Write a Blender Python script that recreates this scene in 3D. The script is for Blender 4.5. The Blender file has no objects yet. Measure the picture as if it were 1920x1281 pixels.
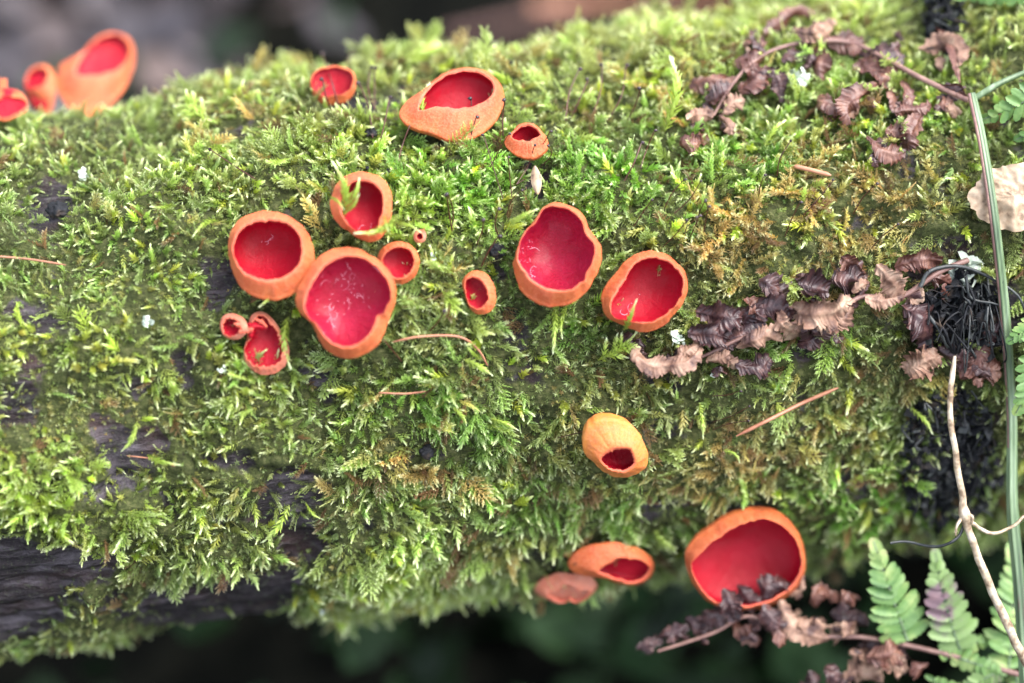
import bpy, math
import numpy as np
from mathutils import Vector, Matrix
from mathutils.bvhtree import BVHTree

S = bpy.context.scene
rng = np.random.default_rng(7)

# ------------------------------------------------------------------ camera
PITCH = math.radians(45)
FOC, SENS = 0.090, 0.036
DF = 0.75                                   # distance to the near face of the log
cam_right = np.array([1.0, 0, 0])
cam_up = np.array([0, math.sin(PITCH), math.cos(PITCH)])
cam_fwd = np.array([0, math.cos(PITCH), -math.sin(PITCH)])
CAM = -cam_fwd * (DF + 0.09)
cd = bpy.data.cameras.new('camera')
cam = bpy.data.objects.new('camera', cd)
S.collection.objects.link(cam)
cam.location = CAM
cam.rotation_euler = (math.pi / 2 - PITCH, 0, 0)
cd.lens = 90; cd.sensor_width = 36
cd.clip_start = 0.05; cd.clip_end = 100
cd.dof.use_dof = True
cd.dof.focus_distance = DF + 0.003
cd.dof.aperture_fstop = 3.1
cd.dof.aperture_blades = 9
S.camera = cam

# ------------------------------------------------------------------ sky and sun (bright overcast)
SUN_EL, SUN_AZ = math.radians(60), math.radians(88)     # azimuth from +Y towards +X
w = bpy.data.worlds.new('World'); S.world = w; w.use_nodes = True
nt = w.node_tree; bg = nt.nodes['Background']
sky = nt.nodes.new('ShaderNodeTexSky'); sky.sky_type = 'NISHITA'; sky.sun_disc = False
sky.sun_elevation = SUN_EL; sky.sun_rotation = SUN_AZ; sky.dust_density = 3.0; sky.air_density = 1.0
hs = nt.nodes.new('ShaderNodeHueSaturation'); hs.inputs['Saturation'].default_value = 0.5
nt.links.new(sky.outputs[0], hs.inputs['Color']); nt.links.new(hs.outputs[0], bg.inputs['Color'])
bg.inputs['Strength'].default_value = 0.15
sd = bpy.data.lights.new('sun', 'SUN'); sd.energy = 1.3; sd.angle = math.radians(55); sd.color = (1, 0.98, 0.95)
sun = bpy.data.objects.new('sun', sd); S.collection.objects.link(sun)
sdir = Vector((math.sin(SUN_AZ) * math.cos(SUN_EL), math.cos(SUN_AZ) * math.cos(SUN_EL), math.sin(SUN_EL)))
sun.rotation_euler = sdir.to_track_quat('Z', 'Y').to_euler()
S.view_settings.view_transform = 'Standard'; S.view_settings.look = 'None'
S.view_settings.gamma = 1; S.view_settings.exposure = 2.1
S.view_settings.use_curve_mapping = False

# ------------------------------------------------------------------ pixel <-> world helpers (pixels of the 1920 px photograph)
K = FOC / SENS * 1920
def ray(px, py):
    px = np.asarray(px, float); py = np.asarray(py, float)
    d = cam_fwd + np.multiply.outer((px - 960) / K, cam_right) - np.multiply.outer((py - 640.5) / K, cam_up)
    return d                                 # unit depth along the view axis
def at(px, py, depth): return CAM + ray(px, py) * np.asarray(depth)[..., None]
def project(P):
    q = P - CAM; z = q @ cam_fwd
    return 960 + K * (q @ cam_right) / z, 640.5 - K * (q @ cam_up) / z, z
def ray_plane(px, py, p0, n):
    d = ray(px, py); t = ((p0 - CAM) @ n) / (d @ n)
    return CAM + d * t[..., None]
def camvec(x, y, z):                         # z towards the camera
    v = cam_right * x + cam_up * y - cam_fwd * z
    return v / np.linalg.norm(v)

# ------------------------------------------------------------------ numpy noise
def _h(ix, iy, iz, seed):
    n = (ix * 374761393 + iy * 668265263 + iz * 2147483647 + seed * 974711) & 0xffffffff
    n = ((n ^ (n >> 13)) * 1274126177) & 0xffffffff
    return ((n ^ (n >> 16)) & 0xffff) / 65535.0
def vnoise(p, seed=0):
    p = np.asarray(p, float); i = np.floor(p).astype(np.int64); f = p - i; f = f * f * (3 - 2 * f)
    r = 0
    for dx in (0, 1):
        for dy in (0, 1):
            for dz in (0, 1):
                wgt = (f[..., 0] if dx else 1 - f[..., 0]) * (f[..., 1] if dy else 1 - f[..., 1]) * (f[..., 2] if dz else 1 - f[..., 2])
                r = r + wgt * _h(i[..., 0] + dx, i[..., 1] + dy, i[..., 2] + dz, seed)
    return r * 2 - 1
def fbm(p, o=4, seed=0):
    p = np.asarray(p, float); r = 0; a = 1; t = 0
    for k in range(o):
        r = r + a * vnoise(p * 2 ** k + 17.3 * k, seed + k); t += a; a *= 0.5
    return r / t
def nrm(v): return v / np.maximum(np.linalg.norm(v, axis=-1, keepdims=True), 1e-12)

# ------------------------------------------------------------------ object helpers
def mesh(name, V, F, smooth=True, attrs=None):
    me = bpy.data.meshes.new(name)
    V = np.asarray(V, np.float32); F = [tuple(map(int, f)) for f in F] if not isinstance(F, np.ndarray) else F
    if isinstance(F, np.ndarray):
        n, k = F.shape
        me.vertices.add(len(V)); me.vertices.foreach_set('co', V.ravel())
        me.loops.add(n * k); me.loops.foreach_set('vertex_index', F.astype(np.int32).ravel())
        me.polygons.add(n); me.polygons.foreach_set('loop_start', np.arange(0, n * k, k, dtype=np.int32))
        me.update(calc_edges=True)
    else:
        me.from_pydata(V.tolist(), [], F)
    if smooth: me.polygons.foreach_set('use_smooth', [True] * len(me.polygons))
    for k, a in (attrs or {}).items():
        a = np.asarray(a, np.float32)
        if a.ndim == 1:
            me.attributes.new(k, 'FLOAT', 'POINT').data.foreach_set('value', a)
        else:
            if a.shape[1] == 3: a = np.concatenate([a, np.ones((len(a), 1), np.float32)], 1)
            me.attributes.new(k, 'FLOAT_COLOR', 'POINT').data.foreach_set('color', a.ravel())
    me.update()
    return me
def obj(name, me, mat=None, parent=None, loc=None):
    o = bpy.data.objects.new(name, me)
    S.collection.objects.link(o)
    if mat is not None and me is not None and not me.materials: me.materials.append(mat)
    if loc is not None: o.location = loc
    if parent is not None: o.parent = parent
    return o
def tag(o, label=None, cat=None, group=None, kind=None):
    if label: o['label'] = label
    if cat: o['category'] = cat
    if group: o['group'] = group
    if kind: o['kind'] = kind
    return o
def thing(name, label, cat, loc, group=None):
    o = bpy.data.objects.new(name, None); S.collection.objects.link(o)
    o.location = loc; o.empty_display_size = 0.01
    return tag(o, label, cat, group)
class MB:
    def __init__(s): s.V = []; s.F = []; s.n = 0; s.A = []
    def add(s, V, F, a=0.0):
        V = np.asarray(V, float); F = np.asarray(F, int)
        s.V.append(V); s.F.append(F + s.n); s.n += len(V)
        s.A.append(np.full(len(V), a) if np.isscalar(a) else np.asarray(a))
    def mesh(s, name, smooth=True, origin=None):
        V = np.concatenate(s.V)
        if origin is not None: V = V - np.asarray(origin)
        fs = []
        for f in s.F:
            if f.shape[1] == 3: f = np.concatenate([f, f[:, 2:3]], 1)
            fs.append(f)
        F = np.concatenate(fs)
        if (F[:, 2] == F[:, 3]).all(): F = F[:, :3]
        elif (F[:, 2] == F[:, 3]).any():
            F = [tuple(f[:3]) if f[2] == f[3] else tuple(f) for f in F]
        return mesh(name, V, F, smooth, {'t': np.concatenate(s.A)})
def grid_faces(nu, nv, wrap_v=False):
    i = np.arange(nu - 1)[:, None]; j = np.arange(nv if wrap_v else nv - 1)[None]
    j2 = (j + 1) % nv
    return np.stack([i * nv + j, (i + 1) * nv + j, (i + 1) * nv + j2, i * nv + j2], -1).reshape(-1, 4)
def curve(P, n):                              # Catmull-Rom through points
    P = np.asarray(P, float); m = len(P)
    Q = np.concatenate([2 * P[:1] - P[1:2], P, 2 * P[-1:] - P[-2:-1]])
    t = np.linspace(0, m - 1 - 1e-9, n); i = t.astype(int); f = (t - i)[:, None]
    a, b, c, d = Q[i], Q[i + 1], Q[i + 2], Q[i + 3]
    return 0.5 * (2 * b + (c - a) * f + (2 * a - 5 * b + 4 * c - d) * f ** 2 + (3 * b - a - 3 * c + d) * f ** 3)
def tube(mb, P, r, sides=6, rib=0.0, caps=True):
    P = np.asarray(P, float); n = len(P); r = np.broadcast_to(np.asarray(r, float), (n,))
    T = nrm(np.gradient(P, axis=0)); ref = cam_fwd if abs(T[0] @ cam_fwd) < 0.9 else cam_right
    X = nrm(np.cross(T, ref)); Y = np.cross(T, X)
    a = np.arange(sides) * 2 * np.pi / sides
    rr = r[:, None] * (1 + rib * np.cos(a * 6))[None]
    V = P[:, None] + rr[..., None] * (np.cos(a)[None, :, None] * X[:, None] + np.sin(a)[None, :, None] * Y[:, None])
    mb.add(V.reshape(-1, 3), grid_faces(n, sides, True), np.repeat(np.linspace(0, 1, n), sides))
    if caps:
        for e, k in ((0, 1), (n - 1, -1)):
            c = np.concatenate([V[e], P[e:e + 1]]); j = np.arange(sides)
            mb.add(c, np.stack([j, (j + 1) % sides, np.full(sides, sides)][::k], 1), 0.0 if e == 0 else 1.0)

# ------------------------------------------------------------------ materials
class NT:
    def __init__(s, name):
        s.m = bpy.data.materials.new(name); s.m.use_nodes = True; s.t = s.m.node_tree
        s.b = s.t.nodes['Principled BSDF']; s.o = s.t.nodes['Material Output']
    def n(s, typ, **kw):
        x = s.t.nodes.new(typ)
        for k, v in kw.items():
            if k.startswith('i_'):
                key = k[2:].replace('_', ' '); key = int(key) if key.isdigit() else key
                s.put(x.inputs[key], v)
            else: setattr(x, k, v)
        return x
    def put(s, sock, v):
        if hasattr(v, 'links') or isinstance(v, bpy.types.NodeSocket): s.t.links.new(v, sock)
        else: sock.default_value = v
    def coord(s, scale=(1, 1, 1)):
        c = s.n('ShaderNodeTexCoord'); m = s.n('ShaderNodeMapping'); m.inputs['Scale'].default_value = scale
        s.t.links.new(c.outputs['Object'], m.inputs['Vector']); return m.outputs[0]
    def noise(s, scale, detail=4, rough=0.5, vec=None, dist=0.0):
        x = s.n('ShaderNodeTexNoise'); x.inputs['Scale'].default_value = scale; x.inputs['Detail'].default_value = detail
        x.inputs['Roughness'].default_value = rough; x.inputs['Distortion'].default_value = dist
        s.t.links.new(vec if vec is not None else s.coord(), x.inputs['Vector']); return x.outputs['Fac']
    def ramp(s, fac, stops):
        r = s.n('ShaderNodeValToRGB'); s.t.links.new(fac, r.inputs[0]); e = r.color_ramp.elements
        while len(e) < len(stops): e.new(0.5)
        for q, (p, c) in zip(e, stops):
            q.position = p; q.color = (*c, 1) if len(c) == 3 else c
        return r.outputs[0]
    def mix(s, f, a, b, mode='MIX'):
        x = s.n('ShaderNodeMix', data_type='RGBA', blend_type=mode)
        s.put(x.inputs[0], f); s.put(x.inputs[6], a if not isinstance(a, tuple) else (*a, 1)); s.put(x.inputs[7], b if not isinstance(b, tuple) else (*b, 1))
        return x.outputs[2]
    def math(s, op, a, b=0.0, clamp=False):
        x = s.n('ShaderNodeMath', operation=op); x.use_clamp = clamp; s.put(x.inputs[0], a); s.put(x.inputs[1], b); return x.outputs[0]
    def attr(s, name, typ='GEOMETRY', out='Fac'):
        a = s.n('ShaderNodeAttribute'); a.attribute_name = name; a.attribute_type = typ; return a.outputs[out]
    def bump(s, h, strength=0.5, dist=0.001, normal=None):
        b = s.n('ShaderNodeBump'); b.inputs['Strength'].default_value = strength; b.inputs['Distance'].default_value = dist
        s.t.links.new(h, b.inputs['Height'])
        if normal is not None: s.t.links.new(normal, b.inputs['Normal'])
        s.t.links.new(b.outputs[0], s.b.inputs['Normal']); return b.outputs[0]
    def col(s, c): s.put(s.b.inputs['Base Color'], c if not isinstance(c, tuple) else (*c, 1))
    def set(s, **kw):
        for k, v in kw.items(): s.put(s.b.inputs[k.replace('_', ' ')], v)
        return s

def moss_mat(name, trans=0.38):
    q = NT(name)
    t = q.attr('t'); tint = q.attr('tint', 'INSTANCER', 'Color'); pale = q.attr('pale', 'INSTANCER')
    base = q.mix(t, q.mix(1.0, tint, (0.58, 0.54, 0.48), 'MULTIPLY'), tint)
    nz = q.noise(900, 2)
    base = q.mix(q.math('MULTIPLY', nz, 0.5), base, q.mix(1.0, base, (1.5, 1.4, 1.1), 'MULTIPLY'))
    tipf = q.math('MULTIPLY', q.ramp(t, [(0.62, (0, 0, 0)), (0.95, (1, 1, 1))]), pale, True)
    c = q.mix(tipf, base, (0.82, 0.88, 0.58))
    q.col(c); q.set(Roughness=0.42, Specular_IOR_Level=0.5)
    tr = q.n('ShaderNodeBsdfTranslucent'); q.put(tr.inputs[0], q.mix(1.0, c, (1.15, 1.1, 0.45), 'MULTIPLY'))
    mx = q.n('ShaderNodeMixShader'); mx.inputs[0].default_value = trans
    q.t.links.new(q.b.outputs[0], mx.inputs[1]); q.t.links.new(tr.outputs[0], mx.inputs[2])
    q.t.links.new(mx.outputs[0], q.o.inputs[0])
    return q.m
M_moss = moss_mat('moss_shoots')

def sprig_mat():
    q = NT('moss_sprig'); t = q.attr('t')
    c = q.ramp(t, [(0, (0.22, 0.28, 0.04)), (0.5, (0.38, 0.52, 0.08)), (0.8, (0.58, 0.68, 0.22)), (1, (0.84, 0.90, 0.60))])
    q.col(c); q.set(Roughness=0.4)
    tr = q.n('ShaderNodeBsdfTranslucent'); q.put(tr.inputs[0], c)
    mx = q.n('ShaderNodeMixShader'); mx.inputs[0].default_value = 0.3
    q.t.links.new(q.b.outputs[0], mx.inputs[1]); q.t.links.new(tr.outputs[0], mx.inputs[2]); q.t.links.new(mx.outputs[0], q.o.inputs[0])
    return q.m
M_sprig = sprig_mat()

def log_mat():
    q = NT('bark_and_moss_felt')
    uv = q.n('ShaderNodeAttribute'); uv.attribute_name = 'logco'
    m1 = q.n('ShaderNodeMapping'); m1.inputs['Scale'].default_value = (14, 90, 90); q.t.links.new(uv.outputs['Vector'], m1.inputs[0])
    m2 = q.n('ShaderNodeMapping'); m2.inputs['Scale'].default_value = (130, 520, 520); q.t.links.new(uv.outputs['Vector'], m2.inputs[0])
    a = q.noise(1, 6, 0.65, m1.outputs[0], 0.8); b = q.noise(1, 5, 0.6, m2.outputs[0], 0.5)
    bark = q.ramp(q.math('ADD', q.math('MULTIPLY', a, 0.6), q.math('MULTIPLY', b, 0.4)),
                  [(0.30, (0.006, 0.005, 0.006)), (0.5, (0.030, 0.024, 0.027)), (0.60, (0.10, 0.086, 0.098)), (0.74, (0.26, 0.23, 0.26))])
    blot = q.ramp(q.noise(70, 3), [(0.50, (0, 0, 0)), (0.72, (1, 1, 1))])
    bark = q.mix(q.math('MULTIPLY', blot, 0.35), bark, (0.07, 0.03, 0.02))
    felt = q.ramp(q.noise(500, 5, 0.7), [(0.3, (0.016, 0.014, 0.008)), (0.5, (0.05, 0.062, 0.018)), (0.7, (0.12, 0.12, 0.05))])
    f = q.math('ADD', q.attr('moss'), q.math('MULTIPLY', q.math('SUBTRACT', q.noise(260, 4), 0.5), 1.2), True)
    f = q.ramp(f, [(0.35, (0, 0, 0)), (0.6, (1, 1, 1))])
    bark = q.mix(q.ramp(q.noise(700, 4, 0.7), [(0.56, (0, 0, 0)), (0.68, (0.6,) * 3)]), bark, (0.10, 0.12, 0.07))
    q.col(q.mix(f, bark, felt)); q.set(Roughness=q.mix(f, q.ramp(b, [(0.3, (0.4,) * 3), (0.7, (0.75,) * 3)]), (1.0, 1.0, 1.0)), Specular_IOR_Level=0.25)
    h = q.math('ADD', q.math('MULTIPLY', a, 1.0), q.math('MULTIPLY', b, 0.6))
    q.bump(q.math('ADD', h, q.math('MULTIPLY', q.noise(900, 4, 0.7), 0.35)), 1.0, 0.003)
    return q.m
M_log = log_mat()

def cup_wall_mat(name, c0, c1, c2):
    q = NT(name); t = q.attr('t')
    big = q.noise(120, 3); fine = q.noise(1600, 4, 0.7); mid = q.noise(420, 3)
    c = q.mix(q.ramp(big, [(0.35, (0, 0, 0)), (0.65, (1, 1, 1))]), c0, c1)
    c = q.mix(q.math('MULTIPLY', q.ramp(mid, [(0.45, (0, 0, 0)), (0.7, (1, 1, 1))]), 0.45), c, c2)
    c = q.mix(q.math('MULTIPLY', q.ramp(t, [(0.0, (1, 1, 1)), (0.42, (0, 0, 0))]), 0.5), c, (0.54, 0.10, 0.058))
    c = q.mix(q.ramp(t, [(0.0, (1, 1, 1)), (0.10, (0, 0, 0))]), c, (0.62, 0.11, 0.07))     # rim line
    c = q.mix(q.math('MULTIPLY', q.ramp(fine, [(0.45, (0, 0, 0)), (0.65, (1, 1, 1))]), 0.38), c, (0.66, 0.26, 0.13))
    c = q.mix(q.ramp(q.noise(330, 2, vec=q.coord((1, 1, 1.0))), [(0.70, (0, 0, 0)), (0.74, (0.75,) * 3)]), c, (0.12, 0.04, 0.02))
    q.col(c)
    q.set(Roughness=0.52, Subsurface_Weight=0.15, Subsurface_Scale=0.001, Subsurface_Radius=(1.0, 0.35, 0.15), Specular_IOR_Level=0.3)
    q.bump(q.math('ADD', fine, q.math('MULTIPLY', mid, 1.5)), 0.5, 0.0005)
    return q.m
M_wall = cup_wall_mat('cup_outside_orange', (0.39, 0.066, 0.015), (0.46, 0.118, 0.026), (0.42, 0.080, 0.038))
M_wall_y = cup_wall_mat('cup_outside_yellow', (0.56, 0.19, 0.025), (0.54, 0.23, 0.045), (0.52, 0.15, 0.07))
M_wall_p = cup_wall_mat('cup_outside_pinkish', (0.48, 0.12, 0.075), (0.50, 0.20, 0.13), (0.45, 0.26, 0.20))
def cup_in_mat(name, c0, c1, rough, bumpd, wet):
    q = NT(name)
    n1 = q.noise(330, 5, 0.65, dist=0.6); n2 = q.noise(800, 3, 0.6, dist=2.5); n3 = q.noise(90, 3)
    c = q.mix(q.ramp(n3, [(0.3, (0, 0, 0)), (0.7, (1, 1, 1))]), c0, c1)
    c = q.mix(q.ramp(q.noise(420, 2), [(0.74, (0, 0, 0)), (0.76, (0.8,) * 3)]), c, (0.05, 0.006, 0.006))
    q.col(c)
    q.set(Roughness=rough, Specular_IOR_Level=0.22, Coat_Weight=wet, Coat_Roughness=0.28, Subsurface_Weight=0.10, Subsurface_Scale=0.001,
          Subsurface_Radius=(1.0, 0.15, 0.1))
    q.bump(q.math('ADD', n1, q.math('MULTIPLY', n2, 0.5)), 0.6, bumpd)
    return q.m
M_in = cup_in_mat('cup_lining_red', (0.26, 0.001, 0.008), (0.36, 0.003, 0.017), 0.5, 0.0005, 0.0)
M_in_wet = cup_in_mat('cup_lining_wet', (0.33, 0.002, 0.020), (0.45, 0.010, 0.050), 0.45, 0.0030, 0.22)

def simple(name, stops, scale=300, rough=0.6, bump=0.0006, stretch=(1, 1, 1), trans=0.0, spec=0.5):
    q = NT(name); v = q.coord(stretch); f = q.noise(scale, 4, 0.6, v)
    c = q.ramp(f, stops); q.col(c); q.set(Roughness=rough, Specular_IOR_Level=spec)
    if bump: q.bump(f, 0.6, bump)
    if trans:
        tr = q.n('ShaderNodeBsdfTranslucent'); q.put(tr.inputs[0], c)
        mx = q.n('ShaderNodeMixShader'); mx.inputs[0].default_value = trans
        q.t.links.new(q.b.outputs[0], mx.inputs[1]); q.t.links.new(tr.outputs[0], mx.inputs[2]); q.t.links.new(mx.outputs[0], q.o.inputs[0])
    return q.m
M_dead_tan = simple('dead_fern_tan', [(0.34, (0.06, 0.025, 0.020)), (0.48, (0.22, 0.12, 0.08)), (0.66, (0.38, 0.255, 0.18))], 190, 0.6, 0.0008, trans=0.1)
M_dead_dark = simple('dead_fern_dark', [(0.3, (0.018, 0.008, 0.010)), (0.5, (0.045, 0.019, 0.020)), (0.72, (0.12, 0.055, 0.045))], 300, 0.42, 0.0008)
M_dead_red = simple('dead_fern_reddish', [(0.3, (0.04, 0.014, 0.010)), (0.5, (0.095, 0.034, 0.024)), (0.70, (0.22, 0.11, 0.075))], 180, 0.45, 0.0008)
M_fern = simple('fern_green', [(0.3, (0.07, 0.16, 0.045)), (0.5, (0.14, 0.26, 0.07)), (0.66, (0.30, 0.38, 0.13)), (0.80, (0.30, 0.16, 0.13))], 110, 0.5, 0.0006, trans=0.25)
M_fern_aged = simple('fern_green_purple_stained', [(0.36, (0.16, 0.27, 0.07)), (0.50, (0.17, 0.26, 0.09)), (0.56, (0.16, 0.10, 0.12)), (0.75, (0.26, 0.15, 0.15))], 60, 0.5, 0.0006, trans=0.2)
M_stem_g = simple('fern_stem_green', [(0.3, (0.07, 0.035, 0.03)), (0.40, (0.06, 0.10, 0.05)), (0.55, (0.12, 0.18, 0.09)), (0.7, (0.22, 0.29, 0.19))], 260, 0.45, 0.0003, (1, 0.1, 0.1))
M_stem_b = simple('fern_stem_brown', [(0.3, (0.10, 0.045, 0.04)), (0.7, (0.26, 0.15, 0.12))], 200, 0.5, 0.0003)
M_straw = simple('dry_stem_straw', [(0.35, (0.14, 0.09, 0.05)), (0.5, (0.36, 0.28, 0.19)), (0.65, (0.52, 0.46, 0.36))], 300, 0.6, 0.0006)
M_needle = simple('needle_brown', [(0.3, (0.25, 0.09, 0.05)), (0.7, (0.46, 0.22, 0.13))], 200, 0.5, 0.0002)
M_seta = simple('seta_dark', [(0.3, (0.03, 0.010, 0.008)), (0.7, (0.10, 0.025, 0.018))], 200, 0.35, 0)
M_caps = simple('capsule_black', [(0.3, (0.012, 0.008, 0.010)), (0.7, (0.05, 0.03, 0.035))], 300, 0.2, 0)
M_black = simple('black_crust', [(0.3, (0.004, 0.004, 0.005)), (0.55, (0.014, 0.015, 0.018)), (0.7, (0.05, 0.035, 0.025))], 160, 0.7, 0.0006, spec=0.2)
M_root = simple('dark_rootlets', [(0.3, (0.010, 0.011, 0.012)), (0.6, (0.035, 0.04, 0.04)), (0.75, (0.10, 0.10, 0.085))], 400, 0.5, 0.0004)
M_lichen = simple('lichen_pale', [(0.3, (0.38, 0.44, 0.36)), (0.7, (0.72, 0.78, 0.68))], 500, 0.7, 0.0006)
M_leaf_tan = simple('dead_leaf_pale', [(0.34, (0.10, 0.06, 0.04)), (0.45, (0.32, 0.22, 0.14)), (0.7, (0.45, 0.35, 0.25))], 200, 0.6, 0.0006)
M_ground = simple('soil_painted_shade', [(0.3, (0.001, 0.0012, 0.001)), (0.5, (0.0025, 0.0028, 0.002)), (0.7, (0.007, 0.007, 0.005))], 30, 1.0, 0.01, spec=0.05)  # near-black soil: the shade of the hollow is put into its colour
def litter_mat():
    q = NT('leaf_litter'); g = q.n('ShaderNodeNewGeometry')
    c = q.ramp(g.outputs['Random Per Island'], [(0.0, (0.03, 0.026, 0.03)), (0.3, (0.09, 0.085, 0.10)), (0.55, (0.07, 0.045, 0.04)), (0.8, (0.14, 0.13, 0.145)), (1.0, (0.15, 0.10, 0.08))])
    n = q.noise(60, 4); q.col(q.mix(q.math('MULTIPLY', n, 0.6), c, (0.05, 0.04, 0.04))); q.set(Roughness=0.6, Specular_IOR_Level=0.2)
    return q.m
M_litter = litter_mat()
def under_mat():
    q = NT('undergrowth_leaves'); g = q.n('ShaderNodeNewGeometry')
    c = q.ramp(g.outputs['Random Per Island'], [(0.0, (0.003, 0.008, 0.003)), (0.4, (0.008, 0.020, 0.005)), (0.8, (0.016, 0.042, 0.012)), (1.0, (0.04, 0.085, 0.03))])  # greens kept near black: shade below the log is put into the leaf colour
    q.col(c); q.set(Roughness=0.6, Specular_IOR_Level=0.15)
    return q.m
M_under = under_mat()

# ------------------------------------------------------------------ the log
tilt, rec = math.radians(6.7), math.radians(6)
AX = cam_right * math.cos(tilt) * math.cos(rec) + cam_up * math.sin(tilt) + cam_fwd * math.sin(rec); AX = AX / np.linalg.norm(AX)
LC = at(960, 596, DF + 0.087)                       # a point on the log's axis
N0 = nrm(-cam_fwd - AX * (-cam_fwd @ AX)); B0 = np.cross(AX, N0)      # N0 towards the camera, B0 ~ up in the picture
if B0 @ cam_up < 0: B0 = -B0
L0, L1, NU, NV = -0.30, 0.34, 560, 460
def blobs(px, py, L):
    r = np.zeros(np.shape(px))
    for cx, cy, rx, ry, wt in L:
        r = np.maximum(r, wt * np.exp(-(((px - cx) / rx) ** 2 + ((py - cy) / ry) ** 2)))
    return r
BARE = [(100, 400, 60, 40, .7), (120, 210, 130, 34, .8), (350, 745, 50, 40, .45), (230, 830, 130, 36, .4), (430, 850, 90, 32, .4), (40, 770, 60, 40, .5),
        (60, 1040, 170, 55, 1.0), (30, 1120, 120, 70, 1.0), (330, 1120, 260, 45, 1.1), (480, 1100, 140, 60, 1.1), (540, 900, 60, 40, .5), (470, 960, 80, 24, .5), (560, 1010, 60, 50, .7),
        (420, 560, 45, 55, .55), (60, 450, 80, 50, .4), (250, 720, 70, 30, .4), (40, 600, 60, 30, .3), (930, 500, 30, 40, .3), (600, 700, 40, 30, .4), (350, 700, 30, 70, .6), (1000, 350, 40, 50, .7), (650, 205, 60, 30, .5),
        (1800, 840, 80, 110, .5), (1840, 580, 70, 60, .9), (1240, 930, 60, 30, .6), (1000, 1010, 60, 25, .5), (1600, 890, 60, 30, .6),
        (790, 850, 45, 25, .5), (1150, 1120, 400, 14, .4), (1700, 1010, 150, 40, .6), (140, 900, 80, 20, .5), (700, 960, 30, 20, .5)]
MOSSY = [(190, 1190, 75, 40, 1.2), (240, 1120, 90, 40, .9), (330, 1060, 120, 30, .8), (460, 1040, 90, 30, .7), (740, 1090, 170, 65, 1.5), (60, 1225, 60, 16, .9)]
def moss_density(px, py, P):
    d = 0.85 + 0.55 * fbm(P * 45, 3, 11) + 0.45 * fbm(P * 150, 2, 15)
    d = d - 1.15 * blobs(px, py, BARE) + 0.9 * blobs(px, py, MOSSY)
    return np.clip(d, 0, 1)
u = np.linspace(0, 1, NU); v = np.linspace(0, 2 * np.pi, NV, endpoint=False)
U, Vv = np.meshgrid(u, v, indexing='ij')
Ls = L0 + (L1 - L0) * U
def log_radius(Ls, Vv):
    q = np.stack([Ls * 9, np.cos(Vv) * 1.5, np.sin(Vv) * 1.5], -1)
    R = 0.0835 + 0.004 * fbm(q, 3, 3)
    R = R + 0.018 * np.clip((Ls - 0.06) / 0.2, 0, 1.3) ** 1.3 * np.clip(np.sin(Vv) + 0.25, 0, 1)     # bulge towards the top right
    R = R - 0.0105 * np.clip((-Ls - 0.078) / 0.035, 0, 1) * np.clip(np.sin(Vv), 0, 1) ** 1.5
    return R
R = log_radius(Ls, Vv)
dirv = np.cos(Vv)[..., None] * N0 + np.sin(Vv)[..., None] * B0
P0 = LC + Ls[..., None] * AX + R[..., None] * dirv
pxl, pyl, _ = project(P0)
MD = moss_density(pxl, pyl, P0)
q = np.stack([Ls * 30, np.cos(Vv) * 17, np.sin(Vv) * 17], -1)
ridge = 1 - np.abs(fbm(q, 4, 21)) * 2.2
q2 = np.stack([Ls * 120, np.cos(Vv) * 45, np.sin(Vv) * 45], -1)
bark = 0.0022 * ridge + 0.0016 * fbm(q2, 4, 31) - 0.0016 * (fbm(q * np.array([.6, 2, 2]), 3, 35) > 0.12)
lump = 0.0075 * (0.6 + 1.2 * fbm(P0 * 38, 3, 41)) + 0.0022 * fbm(P0 * 220, 2, 43)
MS = np.clip((MD - 0.25) * 2.2, 0, 1)
Rf = R + bark * (1 - 0.7 * MS) + np.clip(lump, 0.0005, 0.02) * MS
PL = LC + Ls[..., None] * AX + Rf[..., None] * dirv
du = np.gradient(PL, axis=0); dv = np.roll(PL, -1, 1) - np.roll(PL, 1, 1)
NL = nrm(np.cross(du, dv)); NL *= np.sign((NL * dirv).sum(-1, keepdims=True))
LOGC = LC
me = mesh('fallen_log', PL.reshape(-1, 3) - LOGC, grid_faces(NU, NV, True)[:, ::-1].copy() if False else grid_faces(NU, NV, True), True, {'moss': MS.ravel()})
lc = np.stack([Ls, np.cos(Vv) * 0.09, np.sin(Vv) * 0.09], -1).reshape(-1, 3).astype(np.float32)
me.attributes.new('logco', 'FLOAT_VECTOR', 'POINT').data.foreach_set('vector', lc.ravel())
me.materials.append(M_log)
logo = obj('fallen_log', me, loc=LOGC)
tag(logo, 'thick fallen log with dark furrowed bark showing through its moss, lying across the whole view', 'log')
bvh = BVHTree.FromPolygons(PL.reshape(-1, 3)[:, :].tolist(), grid_faces(NU, NV, True).tolist())
def hit(px, py, lift=0.0):
    d = ray(px, py); h = bvh.ray_cast(Vector(CAM), Vector(d))
    if h[0] is None:                           # just past the edge of the log: the nearest point of it
        h = bvh.find_nearest(Vector(CAM + d * (DF + 0.085)))
    n = np.array(h[1]); p = np.array(h[0])
    if n @ (p - LC - AX * ((p - LC) @ AX)) < 0: n = -n
    return p + n * lift, n
def on_log(pts, lift):                          # picture polyline laid over the log at a height above it
    lift = np.broadcast_to(lift, (len(pts),))
    return np.array([hit(x, y, 0)[0] + (-cam_fwd * 0.75 + cam_up * 0.25) * l for (x, y), l in zip(pts, lift)])

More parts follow.
